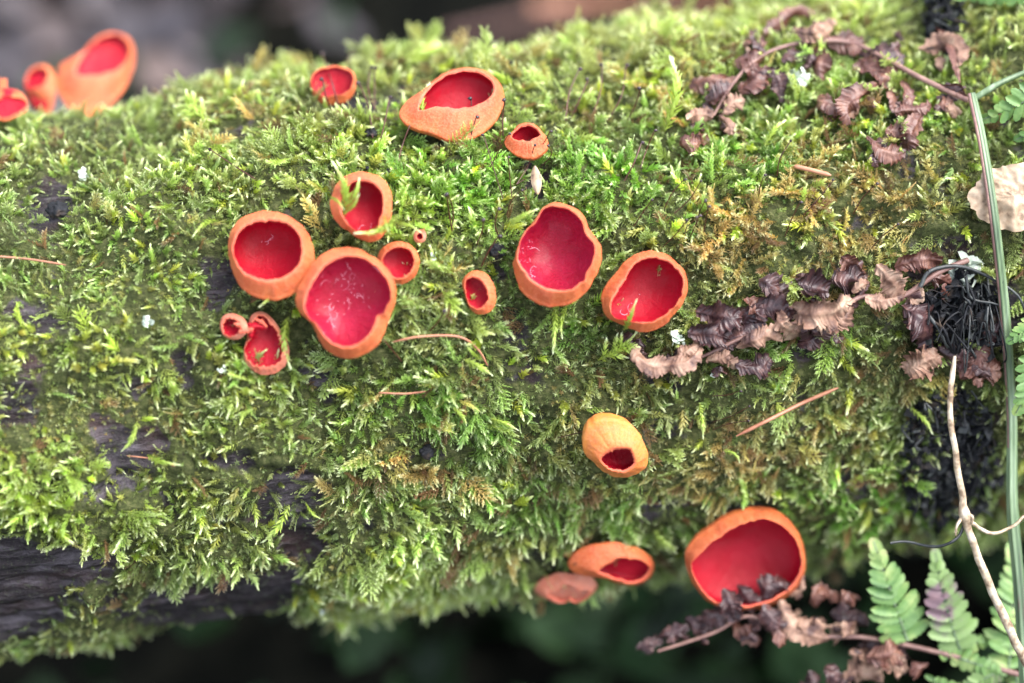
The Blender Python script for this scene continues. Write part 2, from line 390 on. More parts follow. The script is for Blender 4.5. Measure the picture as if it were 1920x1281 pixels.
# ------------------------------------------------------------------ cup fungi
def poly(s, org=(0, 0), sc=1.0):
    a = np.array([float(v) for v in s.replace(';', ',').split(',')]).reshape(-1, 2)
    return a / sc + np.array(org)
NA = 144
TH = np.linspace(0, 2 * np.pi, NA, endpoint=False)
def polar(pts, smooth=1.2):
    A = pts; B = np.roll(pts, -1, 0); c = A.mean(0)
    cr = A[:, 0] * B[:, 1] - B[:, 0] * A[:, 1]; ar = cr.sum() / 2
    c = ((A + B) * cr[:, None]).sum(0) / (6 * ar)
    d = pts - c; th = np.arctan2(d[:, 1], d[:, 0]) % (2 * np.pi); r = np.hypot(d[:, 0], d[:, 1])
    o = np.argsort(th); th = th[o]; r = r[o]
    rr = np.interp(TH, np.concatenate([th[-1:] - 2 * np.pi, th, th[:1] + 2 * np.pi]), np.concatenate([r[-1:], r, r[:1]]))
    k = np.exp(-0.5 * (np.arange(-8, 9) / max(smooth, .01)) ** 2); k /= k.sum()
    rr = sum(kk * np.roll(rr, s) for kk, s in zip(k, range(-8, 9)))
    return c, rr
def make_cup(outer, inner, axis, label, depth=0.55, wall=M_wall, lining=M_in, base=None, eq=0.28, seed=0, crumble=1.0, lift=0.0035, wrinkle=1.0, sm=3.0):
    rg = np.random.default_rng(seed + 100)
    cE, rE = polar(outer, sm); cR, rR = polar(inner, 0.7)
    nz = vnoise(np.stack([np.cos(TH) * 9, np.sin(TH) * 9, np.full(NA, seed * 1.7)], -1), 5) + 0.7 * vnoise(np.stack([np.cos(TH) * 22, np.sin(TH) * 22, np.full(NA, seed * 1.7)], -1), 6)
    rR = rR + nz * 1.3 * crumble * (rR.mean() / 60) ** 0.5
    n = camvec(*axis)
    bp = base if base is not None else (cE[0] - axis[0] * 0.25 * rE.mean(), cE[1] + axis[1] * 0.25 * rE.mean())
    P, sn = hit(*bp)
    P = P + sn * lift
    D = 2 * rE.mean() / (K / DF) * depth             # metres
    o0 = P + n * D
    def un(c, r, z): return ray_plane(c[0] + r * np.cos(TH), c[1] + r * np.sin(TH), o0 - n * z, n)
    Rm = un(cR, rR, 0.0); E = un(cE, rE, D * eq)
    cRm = Rm.mean(0); cEm = E.mean(0); pole = P + n * D * 0.02
    # shadow profile: list of (fraction, z) control rings, outside
    d = (E - Rm); dn = np.linalg.norm(d, axis=1, keepdims=True)
    lipz = np.minimum(dn, 0.0035) * 0.28
    rings = [Rm, Rm + d * 0.16 + n * lipz * 0.9, Rm + d * 0.45 + n * lipz * 0.8, Rm + d * 0.8 - n * D * eq * 0.02 + n * lipz * 0.3, E]
    for f, z in ((0.97, 0.42), (0.87, 0.60), (0.68, 0.78), (0.44, 0.90), (0.24, 0.985), (0.17, 1.12), (0.15, min(1.0 + 0.009 / D, 1.5))):
        tt = (z - 0.28) / 0.72
        c = cEm + (pole - cEm) * tt
        rings.append(c + (E - cEm) * f)
    rings = np.array(rings)                                      # ring, angle, 3
    W = curve(rings.reshape(len(rings), -1), 44).reshape(44, NA, 3)
    # wrinkles and unevenness outside
    ts = np.linspace(0, 1, 44)[:, None]
    cen = W.mean(1, keepdims=True); rad = nrm(W - cen)
    wr = vnoise(np.stack([np.cos(TH)[None] * 7 + 0 * ts, np.sin(TH)[None] * 7 + 0 * ts, ts * 3 + seed + 0 * TH[None]], -1), 8) + 0.6 * vnoise(np.stack([np.cos(TH)[None] * 18 + 0 * ts, np.sin(TH)[None] * 18 + 0 * ts, ts * 4 + seed + 0 * TH[None]], -1), 9)
    amp = 0.00022 * min(1, rE.mean() / 70) * np.clip(ts * 6, 0, 1) * np.clip(1.3 - ts, 0, 1) * wrinkle
    W = W + rad * (wr * amp)[..., None]
    # lining
    thick = 0.35
    IE = Rm + d * thick
    cI = cRm + (cEm - cRm) * thick
    inner_pole = o0 + (pole - o0) * 0.86
    li = [Rm, Rm + d * 0.10 - n * D * 0.05, IE - n * D * 0.22]
    cI3 = (IE - n * D * 0.22).mean(0)
    for f, z in ((0.94, 0.40), (0.80, 0.58), (0.58, 0.73), (0.32, 0.83), (0.10, 0.86)):
        tt = (z - 0.22) / (0.86 - 0.22)
        c = cI3 + (inner_pole - cI3) * tt
        li.append(c + (IE - n * D * 0.22 - cI3) * f)
    Lg = curve(np.array(li).reshape(len(li), -1), 36).reshape(36, NA, 3)
    lum = fbm(Lg * 160 + seed, 3, 12); Lg[4:] += (n * (lum[4:, :, None] * 0.0004))
    g = thing('scarlet_cup_fungus', label, 'mushroom', P, 'scarlet cup fungi growing on the mossy log')
    mb = MB(); mb.add(W.reshape(-1, 3), grid_faces(44, NA, True), np.repeat(np.linspace(0, 1, 44), NA))
    obj('cup_wall', mb.mesh('cup_wall', origin=P), wall, g)
    mb = MB(); mb.add(Lg.reshape(-1, 3), grid_faces(36, NA, True), np.repeat(np.linspace(0, 1, 36), NA))
    cc = np.concatenate([Lg[-1], Lg[-1].mean(0, keepdims=True)]); j = np.arange(NA)
    mb.add(cc, np.stack([j, (j + 1) % NA, np.full(NA, NA)], 1), 1.0)
    obj('cup_lining', mb.mesh('cup_lining', origin=P), lining, g)
    return g, o0, n
Z4 = ((380, 300), 3.05); Z5 = ((840, 350), 3.66); Z1 = ((0, 0), 3.0); Z2 = ((560, 0), 3.0); Z3 = ((1000, 740), 2.368)
CUPS = [
 (Z4, '145,470,155,420,185,370,240,322,320,295,400,295,480,315,550,362,603,420,635,500,640,580,625,650,590,710,530,765,450,800,380,802,300,782,240,747,195,690,174,640,160,590,148,530',
      '180,540,178,480,200,430,240,385,300,357,345,352,360,360,375,350,430,352,490,370,535,410,560,460,567,520,560,570,530,620,480,660,420,680,350,684,290,667,240,640,212,612,200,590,190,565',
      (-0.05, .28, 1), 'round deep red cup with notched orange rim, left of the largest cup in the cluster', {}),
 (Z4, '530,790,540,730,580,680,620,620,650,570,700,530,760,505,830,497,900,515,960,545,1020,580,1070,640,1100,700,1112,770,1100,830,1080,880,1056,915,1050,960,1030,1020,990,1070,930,1110,860,1134,780,1130,710,1095,670,1040,655,970,610,915,560,880,535,840',
      '585,840,590,790,625,720,660,660,700,610,760,570,830,557,900,560,960,590,1010,630,1050,690,1075,760,1070,810,1045,845,1035,880,992,885,980,940,950,1000,900,1045,840,1068,770,1055,710,1020,680,980,650,935,605,900',
      (0, .12, 1), 'largest cup of the cluster, lobed orange rim and wet glistening crimson inside', {'lining': M_in_wet, 'depth': .48}),
 (Z4, '730,260,740,200,760,150,800,100,860,75,930,70,1000,90,1050,130,1078,180,1083,250,1075,320,1060,390,1030,440,985,470,930,465,880,440,840,410,780,370,740,320',
      '795,270,795,220,815,170,860,130,920,122,975,140,1015,180,1028,240,1025,300,1005,340,1000,390,960,420,900,415,870,400,820,345',
      (0, .2, 1), 'upright oval cup above the cluster with moss sprigs growing over its lower left', {}),
 (Z4, '1000,600,1010,550,1030,510,1065,482,1115,468,1170,475,1215,510,1238,560,1235,620,1210,670,1160,705,1110,712,1050,690,1015,650',
      '1030,590,1035,555,1065,523,1120,503,1175,515,1203,560,1200,610,1175,650,1130,675,1085,665,1050,635',
      (.15, .1, 1), 'small round cup tucked behind the right rim of the largest cluster cup', {}),
 (Z5, '97,660,120,605,170,578,220,580,270,605,305,660,325,730,325,800,300,850,250,880,200,875,155,845,130,790,120,740,102,700',
      '118,680,130,640,170,625,215,645,250,685,268,740,276,775,262,790,250,812,210,838,165,820,135,770,125,720',
      (-.1, .1, 1), 'tiny slit-like oval cup alone between the cluster and the two right cups', {}),
 (Z5, '440,535,462,480,480,420,515,320,595,245,645,150,690,105,760,100,815,125,880,145,930,190,955,250,965,310,1010,350,1050,400,1057,460,1045,540,1000,640,960,705,900,772,820,815,720,828,620,810,540,765,490,700,470,640,460,590,445,565',
      '487,520,482,470,490,410,525,325,603,252,658,158,700,138,760,140,810,155,870,190,910,230,935,300,950,340,1000,400,1005,450,985,530,945,590,938,650,905,655,860,700,810,710,720,705,640,680,570,630,525,565',
      (-.12, .22, 1), 'large cup with torn notched rim, flattened open on its upper left side', {'lining': M_in_wet}),
 (Z5, '1050,770,1070,700,1110,640,1160,600,1200,530,1260,480,1330,445,1410,442,1490,460,1560,510,1620,580,1645,650,1640,730,1600,820,1540,890,1470,960,1390,995,1320,995,1260,980,1190,940,1120,920,1070,870',
      '1120,860,1125,800,1170,720,1220,640,1250,570,1310,515,1400,488,1490,510,1560,560,1612,630,1615,690,1580,780,1520,850,1450,900,1370,930,1290,925,1220,912,1150,905',
      (.05, .15, 1), 'smooth egg-shaped cup beside the tip of the curled brown fern', {}),
 (Z4, '235,1110,240,1070,258,1020,262,940,276,885,320,860,372,885,412,930,442,980,480,1030,495,1090,485,1150,450,1200,390,1228,320,1225,270,1190,240,1150',
      '247,1105,257,1060,285,1010,292,930,322,885,360,912,398,960,430,1012,458,1070,445,1140,400,1170,330,1178,280,1160',
      (0, .15, 1), 'withered teardrop cup with pinched top below the round notched cup', {'wall': M_wall_p, 'crumble': 3.0, 'depth': .42}),
 (Z4, '100,950,110,900,150,880,200,890,245,925,258,975,215,1020,150,1022,115,1000',
      '117,950,138,912,185,915,218,945,200,990,152,1008,124,985',
      (-.3, .2, 1), 'shrivelled little cup with greyish rim touching the withered teardrop cup', {'wall': M_wall_p, 'crumble': 3.2}),
 (Z4, '1205,440,1215,415,1240,405,1265,415,1277,440,1268,465,1240,475,1213,465', '1225,440,1232,425,1245,420,1255,432,1256,448,1243,455,1230,452',
      (0, .1, 1), 'pinhead-sized ring-like cup above right of the cluster', {'wall': M_wall_p, 'depth': .7}),
 (Z3, '218,225,225,170,260,130,330,113,400,125,460,165,495,230,513,290,490,335,440,360,380,368,320,345,270,295,230,268',
      '300,288,320,268,350,254,390,242,430,248,440,275,447,300,430,320,370,330,325,315',
      (.12, -.55, 1), 'yellow-orange bulbous cup with a small crinkled mouth facing down', {'wall': M_wall_y, 'depth': .75, 'base': (1140, 790), 'wrinkle': 1.1, 'crumble': 1.6}),
 (Z3, '664,690,720,640,790,588,870,540,960,519,1040,520,1120,555,1172,615,1204,690,1208,770,1180,845,1110,910,1000,950,900,955,815,935,745,890,700,825,680,760,668,720',
      '703,745,760,692,840,632,940,575,1020,553,1090,575,1150,630,1182,690,1187,765,1155,835,1090,890,1000,925,900,935,825,925,755,870,715,805',
      (.1, -.35, 1), 'big blurred cup at the lower right, its scarlet mouth half covered by dead fern', {'base': (1400, 985), 'depth': .5}),
 (Z3, '180,805,200,735,250,692,330,664,420,670,490,698,537,745,530,800,480,838,410,842,350,818,300,800,235,805',
      '290,785,350,748,430,735,490,742,515,765,500,800,450,825,390,816,335,797',
      (.35, -.75, 1), 'cup on the log underside seen from its orange back, mouth turned right', {'base': (1095, 1035), 'depth': .5, 'eq': .45}),
 (Z3, '5,885,30,840,90,818,180,806,265,815,292,850,250,895,160,908,60,902', '60,888,110,875,190,872,250,868,235,888,160,898,90,896',
      (-.1, -.8, 1), 'dull pink flattened cup hanging out of focus under the log', {'wall': M_wall_p, 'lining': M_wall_p, 'base': (1050, 1075), 'depth': .35, 'eq': .5}),
 (Z1, '303,380,318,360,345,372,390,398,420,395,440,350,470,290,515,235,570,198,640,184,700,198,745,240,760,310,742,400,695,478,620,535,560,585,490,592,430,570,365,530,330,470,312,420',
      '425,412,440,365,462,330,490,288,540,235,600,203,655,195,705,225,728,280,712,335,672,378,600,405,520,420,460,425',
      (.15, .75, 1), 'large blurred cup at the top left with a pointed spout on its left', {'base': (176, 172), 'depth': .30, 'crumble': .6, 'eq': .6, 'lift': .009, 'sm': 1.2}),
 (Z1, '135,480,150,420,185,380,225,365,280,375,305,420,302,500,290,555,240,565,180,530', '150,498,155,450,190,400,240,387,267,412,255,455,205,492',
      (-.25, .5, 1), 'small cup beside the spout of the large top left cup', {'base': (80, 172), 'depth': .36, 'lift': .007, 'eq': .5}),
 (Z1, '-130,600,-90,570,0,560,80,547,140,556,163,590,150,625,80,660,0,675,-80,672,-120,640', '-120,600,-80,575,0,566,80,554,135,563,153,590,135,610,80,640,0,652,-80,650,-110,630',
      (0, .45, 1), 'flat saucer-shaped scarlet cup cut by the left edge of the picture', {'base': (15, 222), 'depth': .10, 'lift': .010}),
 (Z1, '-50,500,-35,460,0,450,22,475,25,510,0,530,-35,530', '-35,500,-25,475,-2,465,12,480,12,500,-5,510,-25,512', (0, .4, 1),
      'sliver of a little cup at the left edge above the flat one', {'base': (2, 200), 'lift': .004, 'depth': .5}),
 (Z2, '62,480,75,420,110,390,160,380,250,382,305,402,322,440,310,520,200,560,90,545', '72,480,88,420,120,396,165,390,250,392,295,410,305,440,290,500,200,530,95,520',
      (0, .45, 1), 'pink-red blurred cup half sunk in pale moss at the top', {'base': (625, 185), 'depth': .4, 'lift': .000}),
 (Z2, '555,630,568,582,610,565,662,575,690,530,740,470,810,420,900,388,990,385,1070,410,1130,460,1160,525,1150,600,1110,680,1040,740,960,780,870,790,790,772,740,735,660,722,600,705,565,675',
      '672,628,698,560,740,500,800,450,880,415,960,405,1040,425,1085,460,1098,500,1072,550,1010,585,930,602,840,600,770,594,715,618',
      (.1, .62, 1), 'large tilted oval cup near the top with a rolled lobe on its left', {'depth': .5, 'crumble': .5, 'base': (858, 240)}),
 (Z2, '1150,800,1165,770,1205,745,1230,708,1280,690,1330,700,1365,740,1400,780,1402,830,1360,870,1300,892,1240,880,1190,850',
      '1198,770,1230,735,1272,714,1320,722,1357,760,1320,778,1260,786', (0, .55, 1), 'small cup with a narrow mouth right of the large tilted oval cup', {'depth': .7, 'base': (988, 285)}),
]
CUPINFO = []; CUPOBJ = []
for i, ((org, sc), o_, i_, ax, lab, kw) in enumerate(CUPS):
    g, o0, n = make_cup(poly(o_, org, sc), poly(i_, org, sc), ax, lab, seed=i, **kw)
    CUPOBJ.append((g, o0, n))
    CUPINFO.append((np.array(g.location), o0, np.ptp(poly(o_, org, sc), axis=0).mean() / 2 / (K / DF)))

M_glint = simple('painted_glints', [(0.3, (0.55, 0.10, 0.17)), (0.7, (0.75, 0.35, 0.42))], 300, 0.08, 0, spec=0.8)  # pale threads: highlights of the wet lining put into shape and colour
def wet_glints(ci, regions, seed):
    g, o0, n = CUPOBJ[ci]; rg = np.random.default_rng(seed); pos = np.array(g.location)
    lin = [c for c in g.children if c.name.startswith('cup_lining')][0].data; co = np.empty(len(lin.vertices) * 3, np.float32); lin.vertices.foreach_get('co', co); co = co.reshape(-1, 3) + pos
    bt = BVHTree.FromPolygons(co.tolist(), [tuple(p.vertices) for p in lin.polygons]); mb = MB()
    for cx, cy, rx, ry, num in regions:
        for k in range(num):
            x, y = cx + rx * rg.normal() * .6, cy + ry * rg.normal() * .6; th = rg.uniform(0, 6.28); pp = []
            long_ = rg.uniform() < 0.3; st = rg.uniform(4, 8) if long_ else rg.uniform(0.8, 2.0)
            for j in range(5):
                h = bt.ray_cast(Vector(CAM), Vector(ray(x, y)))
                if h[0] is None: break
                pp.append(np.array(h[0]) + n * 0.00006); th += rg.normal(0, 1.0 if long_ else .6); x += st * math.cos(th); y += st * math.sin(th)
            if len(pp) == 5: r = rg.uniform(0.00007, 0.00016); tube(mb, curve(pp, 14), r * np.sin(np.pi * np.linspace(.08, .92, 14)) * (1 + .5 * rg.normal(size=14).clip(-1, 1)), 6)
    o = obj('wet_glints', mb.mesh('wet_glints', origin=pos), M_glint, g); o['kind'] = 'stuff'
wet_glints(1, [(645, 515, 35, 26, 13), (655, 565, 35, 36, 22), (620, 590, 18, 22, 14)], 1)
wet_glints(5, [(988, 475, 14, 26, 18), (1000, 510, 12, 12, 6)], 2); wet_glints(6, [(1185, 575, 12, 14, 4)], 3); wet_glints(0, [(500, 455, 10, 14, 3)], 4); wet_glints(2, [(690, 430, 12, 8, 4)], 5)
def flap(ci, pxs, wpx, mat, seed, up):
    g, o0, n = CUPOBJ[ci]; rg = np.random.default_rng(seed); pos = np.array(g.location)
    a = np.array(pxs, float); C = curve(ray_plane(a[:, 0], a[:, 1], o0 + n * up, n), 20); T = nrm(np.gradient(C, axis=0)); Sd = nrm(np.cross(T, n)); v = np.linspace(-1, 1, 7)
    w_ = wpx / (K / DF) * 0.5 * np.sin(np.pi * np.linspace(.12, .95, 20)) ** .5 * (1 + .25 * rg.normal(size=20))
    V = C[:, None] + Sd[:, None] * (v[None] * w_[:, None])[..., None] + n * ((1 - v[None] ** 2) * w_[:, None] * 0.9)[..., None]
    V += 0.0003 * np.stack([fbm(V * 500 + 9 * k, 2, seed + k) for k in range(3)], -1)
    mb = MB(); mb.add(V.reshape(-1, 3), grid_faces(20, 7)); mb.add((V - n * .0003).reshape(-1, 3), grid_faces(20, 7)); obj('torn_flap', mb.mesh('torn_flap', origin=pos), mat, g)
flap(7, [(462, 622), (478, 612), (500, 616)], 14, M_in, 1, 0.0004); flap(7, [(466, 606), (472, 622), (470, 634)], 12, M_in, 2, 0.0008)
flap(7, [(478, 598), (490, 603), (500, 612)], 8, M_wall_p, 3, 0.001); flap(8, [(448, 622), (462, 620), (474, 618)], 9, M_wall_p, 4, 0.0006); flap(8, [(440, 608), (452, 612), (458, 626)], 8, M_wall_p, 5, 0.0008)

# ------------------------------------------------------------------ moss shoots (prototypes)
def leaf(mb, p, ax, side, out, alpha, l, wd, t, curl=0.0):
    d = ax * math.cos(alpha) + out * math.sin(alpha)
    d2 = nrm(d + out * curl * 0.5 + ax * (0.2 - curl * 0.3))
    up = nrm(np.cross(side, d))
    if up @ out < 0: up = -up
    m = p + d * l * 0.42
    V = [p, m + side * wd * 0.5 - up * wd * 0.12, m + up * wd * 0.16, m - side * wd * 0.5 - up * wd * 0.12, p + d * l * 0.5 + d2 * l * 0.5]
    mb.add(V, [(0, 1, 2), (0, 2, 3), (1, 4, 2), (2, 4, 3)], [t * 0.9, t, t * 0.95, t, min(t * 1.0 + 0.12, 1)])
def stem(mb, P, n, spec, rg, t0=0.0, t1=1.0, rad=0.012):
    T = nrm(np.gradient(P, axis=0)); m = len(P)
    tube(mb, P, np.linspace(rad, rad * 0.5, m), 3, caps=False); mb.A[-1] = t0 * 0.5 + mb.A[-1] * (t1 - t0) * 0.6
    ph = rg.uniform(0, 6.28)
    for k in range(n):
        f = (k + 0.5) / n; x = f * (m - 1); i = min(int(x), m - 2); q = x - i
        p = P[i] * (1 - q) + P[i + 1] * q; a = T[i]
        if spec['flat']: ph = (0 if k % 2 else math.pi) + rg.normal(0, 0.5)
        else: ph += 2.4 + rg.normal(0, 0.2)
        e1 = nrm(np.cross(a, [0.13, 1, 0.05])); e2 = np.cross(a, e1)
        out = e1 * math.cos(ph) + e2 * math.sin(ph); side = -e1 * math.sin(ph) + e2 * math.cos(ph)
        al = math.radians(spec['a0'] + (spec['a1'] - spec['a0']) * f ** spec.get('pw', 1.5) + rg.normal(0, 7))
        s = (0.75 + 0.5 * math.sin(math.pi * min(f * 1.1 + 0.1, 1)) * spec.get('belly', 1)) * rg.uniform(0.85, 1.15)
        leaf(mb, p, a, side, out, al, spec['l'] * s, spec['w'] * s, t0 + (t1 - t0) * f, spec['curl'] * rg.uniform(0.4, 1.4))
def proto(kind, seed):
    rg = np.random.default_rng(seed); mb = MB(); z = np.linspace(0, 1, 9)
    b = rg.uniform(0.1, 0.4); P = np.stack([b * z ** 2, 0.08 * np.sin(z * 3 + seed) * z, z * (1 - 0.15 * b)], 1)
    if kind == 'fat': stem(mb, P * 0.85, 34, dict(flat=False, a0=52, a1=8, l=0.25, w=0.105, curl=0.1, pw=1.4), rg)
    if kind == 'feather': stem(mb, P * 0.93, 46, dict(flat=True, a0=62, a1=22, l=0.15, w=0.034, curl=0.5, pw=2.5, belly=0.8), rg, rad=0.009)
    if kind == 'carpet': stem(mb, P * 0.7, 20, dict(flat=False, a0=75, a1=18, l=0.36, w=0.085, curl=0.3, pw=1.6), rg)
    if kind == 'pinnate':
        stem(mb, P * 0.95, 30, dict(flat=False, a0=45, a1=12, l=0.10, w=0.038, curl=0.2), rg, rad=0.008)
        for k in range(11):
            f = 0.12 + 0.75 * k / 11; p = P[int(f * 8)] * (1 - f * 8 % 1) + P[min(int(f * 8) + 1, 8)] * (f * 8 % 1)
            s = 1 if k % 2 else -1; L = (0.40 - 0.25 * f) * rg.uniform(0.7, 1.2)
            d = nrm(np.array([0.15 * rg.normal(), s * 0.75, 0.65 + 0.1 * rg.normal()])); zz = np.linspace(0, 1, 5)[:, None]
            Q = p * 0.95 + d * L * zz + np.array([0, 0, 0.12 * L]) * zz ** 2
            stem(mb, Q, 14, dict(flat=False, a0=50, a1=10, l=0.085, w=0.034, curl=0.2), rg, f * 0.6, min(f + 0.45, 1), rad=0.006)
    me = mb.mesh('moss_' + kind, smooth=False); me.materials.append(M_moss)
    return bpy.data.objects.new('moss_shoot_' + kind, me)             # never linked: only instanced
PROTO = {k: [proto(k, s * 11 + 5) for s in range(n)] for k, n in (('fat', 5), ('feather', 5), ('carpet', 4), ('pinnate', 5))}

def scatter_object(name, pts, rot, scl, tint, pale, protos, **tags):
    me = bpy.data.meshes.new(name); me.vertices.add(len(pts)); me.vertices.foreach_set('co', pts.astype(np.float32).ravel())
    def A(n, t, f, a): me.attributes.new(n, t, 'POINT').data.foreach_set(f, np.ascontiguousarray(a).ravel())
    A('rot', 'FLOAT_VECTOR', 'vector', rot.astype(np.float32)); A('scl', 'FLOAT', 'value', scl.astype(np.float32))
    A('tint', 'FLOAT_COLOR', 'color', np.concatenate([tint, np.ones((len(tint), 1))], 1).astype(np.float32))
    A('pale', 'FLOAT', 'value', pale.astype(np.float32)); A('pick', 'INT', 'value', rng.integers(0, len(protos), len(pts)).astype(np.int32))
    o = obj(name, me); tag(o, **tags)
    g = bpy.data.node_groups.new(name, 'GeometryNodeTree')
    g.interface.new_socket('Geometry', in_out='INPUT', socket_type='NodeSocketGeometry'); g.interface.new_socket('Geometry', in_out='OUTPUT', socket_type='NodeSocketGeometry')
    N = g.nodes; gi = N.new('NodeGroupInput'); go = N.new('NodeGroupOutput'); ip = N.new('GeometryNodeInstanceOnPoints'); jn = N.new('GeometryNodeJoinGeometry')
    for pobj in protos:
        oi = N.new('GeometryNodeObjectInfo'); oi.inputs['Object'].default_value = pobj; oi.inputs['As Instance'].default_value = True
        g.links.new(oi.outputs['Geometry'], jn.inputs[0])
    def na(n, t):
        x = N.new('GeometryNodeInputNamedAttribute'); x.data_type = t; x.inputs['Name'].default_value = n; return x.outputs['Attribute']
    er = N.new('FunctionNodeEulerToRotation'); g.links.new(na('rot', 'FLOAT_VECTOR'), er.inputs[0])
    g.links.new(gi.outputs[0], ip.inputs['Points']); g.links.new(jn.outputs[0], ip.inputs['Instance'])
    ip.inputs['Pick Instance'].default_value = True; g.links.new(na('pick', 'INT'), ip.inputs['Instance Index'])
    g.links.new(er.outputs[0], ip.inputs['Rotation']); g.links.new(na('scl', 'FLOAT'), ip.inputs['Scale'])
    g.links.new(ip.outputs[0], go.inputs[0])
    md = o.modifiers.new('scatter', 'NODES'); md.node_group = g
    return o
def eulers(D, roll_ref=None):
    D = nrm(D); n = len(D); r = rng.normal(size=(n, 3)) if roll_ref is None else roll_ref
    X = nrm(np.cross(r, D)); Y = np.cross(D, X)
    m = np.stack([X, Y, D], -1)                     # columns
    return np.stack([np.arctan2(m[:, 2, 1], m[:, 2, 2]), -np.arcsin(np.clip(m[:, 2, 0], -1, 1)), np.arctan2(m[:, 1, 0], m[:, 0, 0])], 1)

# ------------------------------------------------------------------ moss on the log
TANZ = [(1370, 450, 130, 100, 1), (1600, 380, 160, 120, .9), (1500, 560, 200, 60, .5), (1400, 840, 200, 100, 1.0), (1230, 680, 130, 60, .7), (840, 900, 130, 60, .5), (640, 950, 60, 40, .6),
        (1250, 180, 150, 90, .5), (950, 720, 120, 60, .35), (1300, 620, 80, 60, .6), (280, 760, 160, 60, .3), (460, 250, 200, 60, .3), (1640, 700, 120, 60, .7)]
VIVID = [(850, 330, 160, 100, 1), (1100, 330, 160, 80, .9), (980, 500, 90, 90, .8), (750, 760, 140, 80, .8), (1450, 300, 250, 150, .6), (1600, 200, 300, 150, .6), (1120, 600, 100, 60, .8),
         (900, 800, 200, 70, .6), (1100, 950, 250, 60, .6), (1600, 950, 250, 60, .8), (300, 500, 200, 100, .3), (1480, 640, 120, 50, .5)]
YELLOW = [(120, 650, 180, 60, 1), (150, 950, 260, 90, 1), (600, 280, 200, 60, .6), (330, 700, 160, 80, .5), (780, 420, 100, 90, .7), (330, 330, 140, 60, .5), (740, 1080, 170, 60, .6), (460, 760, 200, 60, .4)]
cup_mask = []
def sample(n, seed):
    rg = np.random.default_rng(seed); iu = rg.uniform(0, NU - 1.001, n); iv = rg.uniform(0, NV, n)
    a = iu.astype(int); fa = (iu - a)[:, None]; b = iv.astype(int) % NV; fb = (iv - iv.astype(int))[:, None]; b2 = (b + 1) % NV
    P = (PL[a, b] * (1 - fa) + PL[a + 1, b] * fa) * (1 - fb) + (PL[a, b2] * (1 - fa) + PL[a + 1, b2] * fa) * fb
    N = NL[a, b]; md = MD[a, b]; px, py, z = project(P)
    facing = -(N * nrm(P - CAM)).sum(1)
    inview = (px > -160) & (px < 2080)
    keep = (rg.uniform(size=n) < np.where(facing > -0.25, 1, 0.25)) & (inview | (rg.uniform(size=n) < 0.3))
    for base, o0, rw in CUPINFO:                    # nothing grows up through a cup: distance to its own axis
        ax_ = o0 - base; L2 = ax_ @ ax_
        tt = np.clip(((P - base) @ ax_) / L2, 0, 1.2)
        keep &= np.linalg.norm(P - base - tt[:, None] * ax_, axis=1) > rw * 0.93 + 0.0006
    return P[keep], N[keep], md[keep], px[keep], py[keep], rg
C_Y = np.array([0.46, 0.64, 0.12]); C_G = np.array([0.22, 0.49, 0.07]); C_O = np.array([0.36, 0.47, 0.18]); C_T = np.array([0.58, 0.44, 0.19]); C_P = np.array([0.48, 0.58, 0.20])
def make_moss(name, kind, n, seed, smin, smax, wfun, na, nb, nc, palef, tan_mul=1.0, sink=0.0005, label='', dens_pow=1.0, jitter=0.2, tintc=None):
    P, N, md, px, py, rg = sample(n, seed)
    tan = blobs(px, py, TANZ); viv = blobs(px, py, VIVID); yel = blobs(px, py, YELLOW)
    cl = fbm(P * 90, 2, seed); cl2 = fbm(P * 55, 2, seed + 5)
    w = wfun(tan, viv, yel, cl, px, py) * np.clip(md, 0, 1) ** dens_pow
    k = rg.uniform(size=len(P)) < w
    P, N, md, px, py, tan, viv, yel, cl, cl2 = [a[k] for a in (P, N, md, px, py, tan, viv, yel, cl, cl2)]
    m = len(P)
    dn = np.array([0, 0, -1.0]) - N * (N @ np.array([0, 0, -1.0]))[:, None]
    low = np.clip((-N[:, 2] + 0.75) / 0.9, 0, 1)[:, None]           # how far the surface leans under
    rt = rg.normal(size=(m, 3)); rt = nrm(rt - N * (rt * N).sum(1, keepdims=True))
    # clumped direction: neighbours lean alike
    cd_ = np.stack([fbm(P * 60 + 3, 2, 51), fbm(P * 60 + 9, 2, 52), fbm(P * 60 + 15, 2, 53)], -1); cd_ = cd_ - N * (cd_ * N).sum(1, keepdims=True)
    D = N * na * (1 - 0.45 * low) + dn * (0.1 + nb * low) + rt * nc * (1 - 0.35 * low) + cd_ * 1.6 * nc + rg.normal(0, jitter, (m, 3))
    tint = np.tile(C_O, (m, 1)); 
    def lay(c, f):
        nonlocal tint; f = np.clip(f, 0, 1)[:, None]; tint = tint * (1 - f) + c * f
    lay(C_G, viv * 0.95 + cl * 0.5); lay(C_Y, yel * 0.9 + cl2 * 0.6); lay(C_P, np.clip((250 - py) / 250, 0, .7))
    lay(C_T, tan_mul * np.clip(tan * 1.3 + cl2 * 1.4 - 0.35 + rg.uniform(-.3, .3, m), 0, 1))
    if tintc: tint = np.tile(np.array(tintc), (m, 1))
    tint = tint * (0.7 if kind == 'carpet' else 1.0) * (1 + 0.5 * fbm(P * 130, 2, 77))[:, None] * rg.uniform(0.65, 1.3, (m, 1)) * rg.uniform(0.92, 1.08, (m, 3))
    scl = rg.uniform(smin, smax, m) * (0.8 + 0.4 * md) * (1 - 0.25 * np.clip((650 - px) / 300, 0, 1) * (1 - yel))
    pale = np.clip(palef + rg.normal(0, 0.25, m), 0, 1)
    return scatter_object(name, P - N * sink, eulers(D, -N + 0.6 * rg.normal(size=(m, 3))), scl, tint, pale, PROTO[kind], label=label, kind='stuff')
